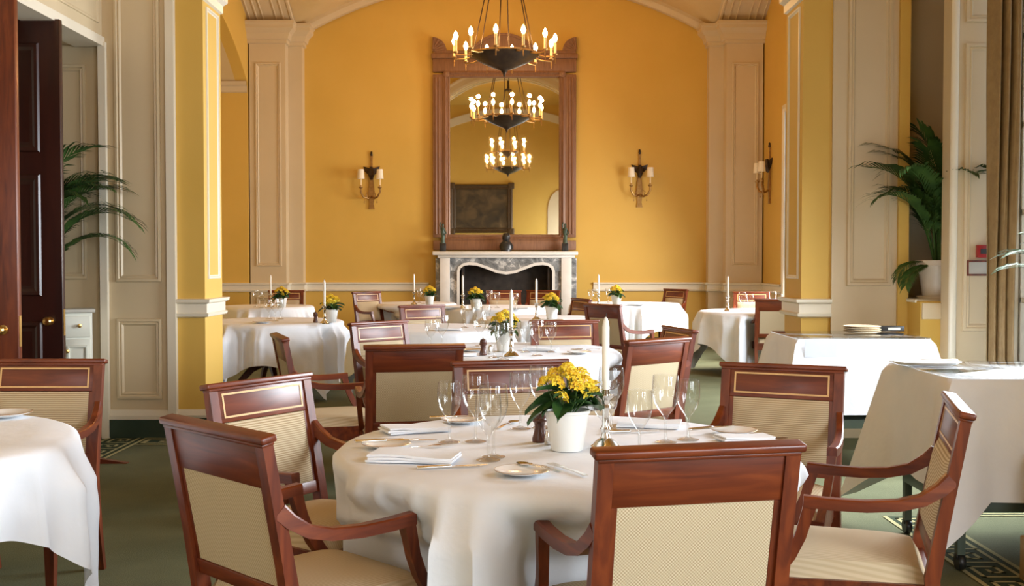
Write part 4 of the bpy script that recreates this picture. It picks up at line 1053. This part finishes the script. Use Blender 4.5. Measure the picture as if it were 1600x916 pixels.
MB().tube([(0,0,0.03),(0,0,0.08),(0,0,0.13),(0,-0.005,0.165),(0,-0.012,0.20),(0,-0.012,0.24),(0,-0.006,0.275),(0,0,0.29)], 0.10, 14, [(1.0,0.8),(1.12,0.75),(0.9,0.7),(0.55,0.55),(0.62,0.7),(0.66,0.75),(0.48,0.52),(0.1,0.1)], up=(0,1,0)).build('head_and_shoulders', M['stonefig'], t)

# wall sconces
def make_sconce():
    t = thing('wall_sconce', 'sconce', 'sconce')
    MB().sweep([(0,-0.012,0.0),(0,-0.012,0.08),(0,-0.016,0.25),(0,-0.016,0.42),(0,-0.012,0.60),(0,-0.012,0.78),(0,-0.012,0.85)], [(-0.03,-0.012),(0.03,-0.012),(0.03,0.012),(-0.03,0.012)], up=(0,1,0), scale=[(1.6,1.3),(1.0,1.2),(1.7,1.6),(1.1,1.2),(0.7,1),(0.5,1),(0.8,1)]).build('back_plate', M['gilt'], t)
    e = MB(); e.tube([(0,-0.03,0.47),(0,-0.055,0.54),(0,-0.05,0.61),(0,-0.06,0.67)], 0.05, 10, [0.5,1.0,0.9,0.45], up=(0,1,0))
    for s in (-1, 1):
        e.add([(s*0.02,-0.03,0.52),(s*0.11,-0.02,0.60),(s*0.13,-0.015,0.68),(s*0.06,-0.03,0.66),(s*0.02,-0.05,0.64),(s*0.02,-0.01,0.52),(s*0.11,-0.005,0.60),(s*0.13,-0.002,0.68),(s*0.06,-0.005,0.66),(s*0.02,-0.005,0.64)],
              [(0,1,2,3,4),(9,8,7,6,5),(0,5,6,1),(1,6,7,2),(2,7,8,3),(3,8,9,4)])
    e.build('eagle_ornament', M['bronze'], t)
    MB().lathe([(0,0.84),(0.018,0.85),(0.022,0.875),(0.012,0.89),(0.02,0.905),(0.0,0.925)], 12, (0,-0.02,0)).build('finial', M['bronze'], t)
    for s in (-1, 1):
        a = MB().tube([(0,-0.03,0.20),(s*0.05,-0.10,0.165),(s*0.11,-0.15,0.19),(s*0.15,-0.17,0.26),(s*0.15,-0.17,0.33)], 0.016, 8, up=(0.3,1,0.2)).tube([(s*0.06,-0.10,0.17),(s*0.075,-0.12,0.24),(s*0.05,-0.11,0.26)], 0.007, 6, up=(0.3,1,0.2)).build('scroll_arm', M['gilt'], t)
        MB().lathe([(0,0.30),(0.012,0.31),(0.034,0.335),(0.036,0.345),(0.015,0.35),(0.014,0.37),(0,0.37)], 16, (s*0.15,-0.17,0)).build('drip_pan', M['gilt'], a)
        MB().lathe([(0,0.37),(0.013,0.37),(0.013,0.50),(0,0.50)], 12, (s*0.15,-0.17,0)).build('candle_sleeve', M['cand_sleeve'], a)
        sh_ = MB().lathe([(0.058,0.47),(0.048,0.62),(0.046,0.62),(0.056,0.47)], 24, (s*0.15,-0.17,0)).build('lamp_shade', M['shade'], t)
        MB().tube([(s*0.10,-0.13,0.165),(s*0.10,-0.13,0.12)], 0.003, 5, up=(0,1,0)).lathe([(0,0.085),(0.009,0.10),(0.006,0.12),(0,0.125)], 8, (s*0.10,-0.13,0)).build('pendant_drop', M['gilt'], a)
    return t
s0 = make_sconce()
p = W(581, 327, YF); s0.location = (p.x, YF, p.z); tag(s0, 'gilt two-light sconce with dark eagle, left of the mirror', 'sconce', 'gilt wall sconces')
p = W(999, 324, YF); c = copy_tree(s0); c.location = (p.x, YF, p.z); tag(c, 'gilt two-light sconce with dark eagle, right of the mirror', 'sconce', 'gilt wall sconces')
p = W(1203, 318, WX/(403/1700)); c = copy_tree(s0); c.location = (WX, WX*1700/403, p.z); c.rotation_euler = (0, 0, -PI/2); tag(c, 'gilt two-light sconce seen in profile on the right side wall', 'sconce', 'gilt wall sconces')

# chandeliers
def chandelier(loc, tiers, label, power, rot, top_z):
    t = thing('chandelier', label, 'chandelier', loc, rot, 'bronze dish chandeliers')
    for ti, (dz, Rd, Rr, nb) in enumerate(tiers):
        k = Rd/0.46
        MB().lathe([(0,dz),(0.012*k,dz+0.01),(0.02*k,dz+0.05*k),(0.05*k,dz+0.09*k),(0.16*k,dz+0.13*k),(0.30*k,dz+0.19*k),(0.42*k,dz+0.26*k),(0.455*k,dz+0.285*k),(0.46*k,dz+0.30*k),(0.44*k,dz+0.30*k),(0.30*k,dz+0.22*k),(0,dz+0.16*k)], 40).build('dish', M['bronze'], t)
        MB().lathe([(0.452*k,dz+0.283*k),(0.468*k,dz+0.288*k),(0.470*k,dz+0.305*k),(0.45*k,dz+0.31*k)], 40).build('dish_rim', M['gilt'], t)
        for b in range(nb):
            a = 2*PI*(b+0.5)/nb; ca, sa = math.cos(a), math.sin(a)
            arm = MB().tube([(0.40*k*ca,0.40*k*sa,dz+0.28*k), (Rr*0.8*ca,Rr*0.8*sa,dz+0.25*k), (Rr*ca,Rr*sa,dz+0.25*k)], 0.010, 6).tube([(Rr*ca,Rr*sa,dz+0.16*k),(Rr*ca,Rr*sa,dz+0.27*k)], 0.007, 6, up=(0,1,0)).lathe([(0,0.26*k),(0.03,0.27*k),(0.036,0.285*k),(0.03,0.29*k),(0,0.29*k)], 12, (Rr*ca,Rr*sa,dz)).build('arm', M['gilt'], t)
            MB().lathe([(0,0.28*k),(0.017,0.28*k),(0.017,0.28*k+0.155),(0,0.28*k+0.155)], 10, (Rr*ca,Rr*sa,dz)).build('candle_sleeve', M['cand_sleeve'], arm)
            zb = 0.28*k+0.15
            MB().lathe([(0,zb),(0.014,zb+0.005),(0.030,zb+0.045),(0.031,zb+0.06),(0.018,zb+0.10),(0,zb+0.125)], 12, (Rr*ca,Rr*sa,dz)).build('bulb', M['bulb'], arm)
            lt = bpy.data.lights.new('bulb_light', 'POINT'); lt.energy = power; lt.color = (1.0, 0.53, 0.19); lt.shadow_soft_size = 0.035
            lo_ = bpy.data.objects.new('bulb_light', lt); COL.objects.link(lo_); lo_.parent = t; lo_.location = (Rr*ca*1.0, Rr*sa*1.0, dz+zb+0.19)
    dz, Rd, Rr, nb = tiers[0]
    for b in range(6):
        a = 2*PI*(b+0.25)/6
        MB().tube([(Rd*0.93*math.cos(a),Rd*0.93*math.sin(a),dz+0.30), (0.10*math.cos(a),0.10*math.sin(a),top_z-0.35)], 0.008, 6).build('hanging_rod', M['bronze'], t)
    MB().lathe([(0,top_z-0.37),(0.11,top_z-0.37),(0.12,top_z-0.34),(0.03,top_z-0.30),(0.025,top_z-0.05),(0.09,top_z-0.02),(0.09,top_z),(0,top_z)], 20).build('ceiling_rose', M['bronze'], t)
    return t
pA = W(788, 121, 14.25)
chandelier((pA.x, 14.25, pA.z), [(0.0, 0.46, 0.665, 12)], 'twelve-light bronze dish chandelier hanging before the mirror', 9.5, 0.11, 5.88-pA.z)
chandelier((-0.12, 2.1, 3.86), [(0.0, 0.46, 0.66, 12), (0.55, 0.34, 0.52, 8)], 'two-tier bronze chandelier overhead, seen only in the mirror', 3.4, 0.05, ZT-3.86)

# painting on the rear wall, seen in the mirror
t = thing('framed_painting', 'dark landscape painting in a heavy frame reflected in the mirror', 'painting', (-1.07, YR, 2.34))
MB().box(-1.0, 1.0, 0.01, 0.03, 0.12, 1.58).build('canvas', M['painting'], t)
MB().frame(lambda u, v, h: (u, h, v), -1.09, 1.09, 0.0, 1.70, [(0,0),(0,0.05),(0.04,0.09),(0.10,0.06),(0.15,0.07),(0.19,0.025)]).build('picture_frame', M['oldgilt'], t)
for a in (-1.04, 1.04):
    for b in (0.05, 1.65): MB().rbox(a-0.11, a+0.11, 0.0, 0.095, b-0.11, b+0.11, 0.03, 3).build('corner_ornament', M['oldgilt'], t)

# ------------------------------------------------------------------ cabinet, palms, curtain, small fittings
c = thing('corner_cabinet', 'pale painted cabinet with brass knobs beside the dark open door', 'cabinet', (-3.46, 8.10, 0), math.radians(24))
MB().rbox(-0.45, 0.30, -0.20, 0.02, 0.06, 0.98, 0.004).build('body', M['greenwhite'], c)
MB().rbox(-0.47, 0.32, -0.225, 0.03, 0.98, 1.005, 0.004).build('counter_top', M['signgrey'], c)
MB().box(-0.45, 0.30, -0.19, 0.02, 0, 0.06).build('plinth', M['greenwhite'], c)
for (a, b) in ((-0.43, -0.10), (-0.085, 0.285)):
    dr = MB().rbox(a, b, -0.215, -0.20, 0.80, 0.955, 0.004).build('drawer', M['greenwhite'], c)
    for q in (0.25, 0.8):
        MB().lathe([(0,0),(0.008,0),(0.007,0.012),(0.016,0.02),(0.014,0.03),(0,0.032)], 12, (a+(b-a)*q, -0.215, 0.885), M=Matrix.Rotation(PI/2, 4, 'X')).build('knob', M['brass'], dr)
    for a2, b2, kx in ((a, (a+b)/2-0.003, (a+b)/2-0.025), ((a+b)/2+0.003, b, (a+b)/2+0.025)):
        dd = MB().rbox(a2, b2, -0.215, -0.20, 0.08, 0.785, 0.004).frame(XZ(-0.215), a2+0.02, b2-0.02, 0.12, 0.74, PANEL_S).build('door', M['greenwhite'], c)
        MB().lathe([(0,0),(0.008,0),(0.007,0.012),(0.016,0.02),(0.014,0.03),(0,0.032)], 12, (kx, -0.22, 0.70), M=Matrix.Rotation(PI/2, 4, 'X')).build('knob', M['brass'], dd)

def frond_mesh(L, seed, droop=0.9, nl=34, lw=0.024, ll=0.32):
    rnd = random.Random(seed); mb = MB()
    P = []
    for i in range(nl+1):
        u = i/nl; a = 1.25 - droop*1.5*u*u
        P.append(Vector((0, 0, 0)) if not P else P[-1] + Vector((math.cos(a), 0, math.sin(a)))*(L/nl))
    mb.tube(P, 0.006, 5, [1.3-1.0*i/nl for i in range(nl+1)], up=(0,1,0))
    for i in range(int(nl*0.30), nl+1):
        u = i/nl; t_ = (P[min(i+1,nl)] - P[i-1]).normalized()
        for s in (-1, 1):
            l = ll*(0.55+0.45*math.sin(PI*min(1, (u-0.2)*1.15)))*rnd.uniform(0.85, 1.1)
            out = (t_*0.75 + Vector((0, s, 0))*(0.9-0.5*u) + Vector((0,0,0.12))).normalized()
            w = out.cross(Vector((0,0,1))).normalized()*lw/2*rnd.uniform(0.8,1.2)
            b = P[i]; m1 = b + out*l*0.45 + Vector((0,0,0.0)); m2 = b + out*l*0.8 - Vector((0,0,l*0.13)); e = b + out*l - Vector((0,0,l*0.30))
            mb.add([b-w*0.4, b+w*0.4, m1+w, m1-w, m2+w*0.7, m2-w*0.7, e], [(0,1,2,3),(3,2,4,5),(5,4,6)])
    return mb
FM = []
for i in range(4):
    me = frond_mesh(1.0, i+3, (0.75, 0.95, 1.15, 0.55)[i]).mesh('frond'); me.materials.append(M['palm']); FM.append(me)
def palm(loc, label, fronds, pot_r, pot_h, s, base_z=0.0):
    t = thing('potted_palm', label, 'plant', loc, 0, 'potted palms')
    MB().lathe([(0,0),(pot_r*0.68,0),(pot_r*0.70,0.01),(pot_r*0.95,pot_h*0.86),(pot_r*1.04,pot_h*0.87),(pot_r*1.06,pot_h),(pot_r*0.96,pot_h),(pot_r*0.9,pot_h*0.9),(0,pot_h*0.9)], 28).build('pot', M['terracotta'], t)
    MB().lathe([(0,0.0),(pot_r*0.95,0.0),(pot_r*1.0,0.02),(pot_r*0.9,0.022),(0,0.02)], 24).build('saucer', M['terracotta'], t)
    MB().lathe([(pot_r*0.9,pot_h*0.92),(0,pot_h*0.95)], 16).build('soil', M['soil'], t)
    for k, (az, tilt, sc_, fi) in enumerate(fronds):
        o = link('frond', FM[fi], t, (0.02*math.cos(math.radians(az)), 0.02*math.sin(math.radians(az)), pot_h*0.9), (0, -math.radians(tilt), math.radians(az)), (s*sc_,)*3)
    return t
def crown(seed, n, lo_t, hi_t):
    rnd = random.Random(seed)
    return [(360*k/n*1.0 + rnd.uniform(-18, 18), rnd.uniform(lo_t, hi_t), rnd.uniform(0.75, 1.15), rnd.randrange(4)) for k in range(n)]
palm((3.24, 8.30, 1.075), 'palm in a pale pot standing in the niche of the right wall', crown(4, 12, 5, 32) + [(180, 12, 1.0, 1), (200, 5, 0.85, 2), (165, 20, 1.1, 1), (190, 28, 1.05, 3), (225, 30, 0.95, 0), (215, -72, 0.42, 0), (200, -60, 0.4, 1)], 0.145, 0.29, 0.98)
palm((3.24, 6.30, 0.0), 'palm cut by the right picture edge beside the curtain', [(178, 18, 0.9, 2), (195, 24, 0.85, 1), (165, 30, 0.9, 1), (185, 36, 0.9, 3), (230, 25, 0.8, 1), (270, 25, 0.9, 1), (300, 20, 0.8, 0), (150, 12, 0.8, 2)], 0.16, 1.05, 0.70)
palm((-3.50, 7.98, 1.005), 'palm on the cabinet behind the dark open door', crown(9, 9, 5, 30) + [(0, 14, 0.95, 1), (14, 22, 1.0, 2), (-14, 6, 0.95, 1), (-30, 12, 0.9, 2), (25, 8, 0.85, 2), (4, -2, 0.9, 2), (-8, 26, 1.1, 1), (8, -14, 0.75, 2), (40, 20, 0.9, 1)], 0.105, 0.22, 1.02)

# curtain at the far jamb of the bay window
cm = MB(); nf = 90
def cp(i, j):
    u = i/nf; z = 3.95 - 3.9*j/16
    x = 3.36 + 0.14*u; y = 7.70 - 0.05*u
    k = 0.6 + 0.4*abs(math.cos(j/16*2.2))
    a = (0.055*math.sin(u*2*PI*3.2 + 0.6*math.sin(j*0.35)) + 0.018*math.sin(u*2*PI*7.3 + 1.0)) * k
    return (x + 0.02*math.sin(j*0.35)*u, y + a - 0.10*u, z)
cm.grid(cp, nf+1, 17)
cur = cm.build('curtain', M['curtain'], None, 2.0); tag(cur, 'gold-brown curtain hanging in folds at the right window', 'curtain')
so = cur.modifiers.new('thick', 'SOLIDIFY'); so.thickness = 0.006
MB().tube([(3.42, 7.95, 3.97), (3.42, 5.4, 3.97)], 0.02, 10).build('curtain_rod', M['brass'], cur)
# fire alarm call point and small framed sign on the bay return
p = W(1534, 393, 7.90)
t = thing('fire_alarm', 'small red fire alarm box on the cream wall by the curtain', 'alarm', (p.x, 7.90, p.z))
MB().rbox(-0.046, 0.046, -0.045, 0.0, -0.046, 0.046, 0.005).build('housing', M['red'], t)
MB().box(-0.028, 0.028, -0.047, -0.0445, -0.018, 0.018).build('break_panel', M['print'], t)
p = W(1531, 419, 7.90)
t = thing('wall_sign', 'small dark-framed sign under the red fire alarm', 'sign', (p.x, 7.90, p.z))
MB().box(-0.09, 0.09, -0.012, -0.002, -0.046, 0.046).build('card', M['signgrey'], t)
MB().frame(XZ(0.0), -0.10, 0.10, -0.056, 0.056, [(0,0),(0,0.02),(0.012,0.02),(0.014,0.008)]).build('sign_frame', M['mahog'], t)
# door wedge on the carpet, pale wooden plinth at the right edge
p = G(177, 724, 0.0)
tag(MB().add([(-0.10,-0.02,0),(0.10,-0.02,0),(0.10,0.02,0),(-0.10,0.02,0),(-0.10,-0.02,0.035),(-0.10,0.02,0.035),(0.10,-0.02,0.004),(0.10,0.02,0.004)], [(3,2,1,0),(4,6,7,5),(0,1,6,4),(1,2,7,6),(2,3,5,7),(3,0,4,5)]).build('door_wedge', M['mahog_h']),
    'dark wooden door wedge lying on the green carpet', 'wedge').location = (p.x, p.y, 0.0)
t = thing('display_plinth', 'pale wooden plinth cut by the right picture edge', 'plinth', (2.37, 4.42, 0))
MB().rbox(-0.165, 0.165, -0.165, 0.165, 0.22, 0.54, 0.005).build('shaft', M['oak'], t)
MB().rbox(-0.20, 0.20, -0.20, 0.20, 0.0, 0.19, 0.008).rbox(-0.185, 0.185, -0.185, 0.185, 0.19, 0.22, 0.01).build('base', M['oak'], t)
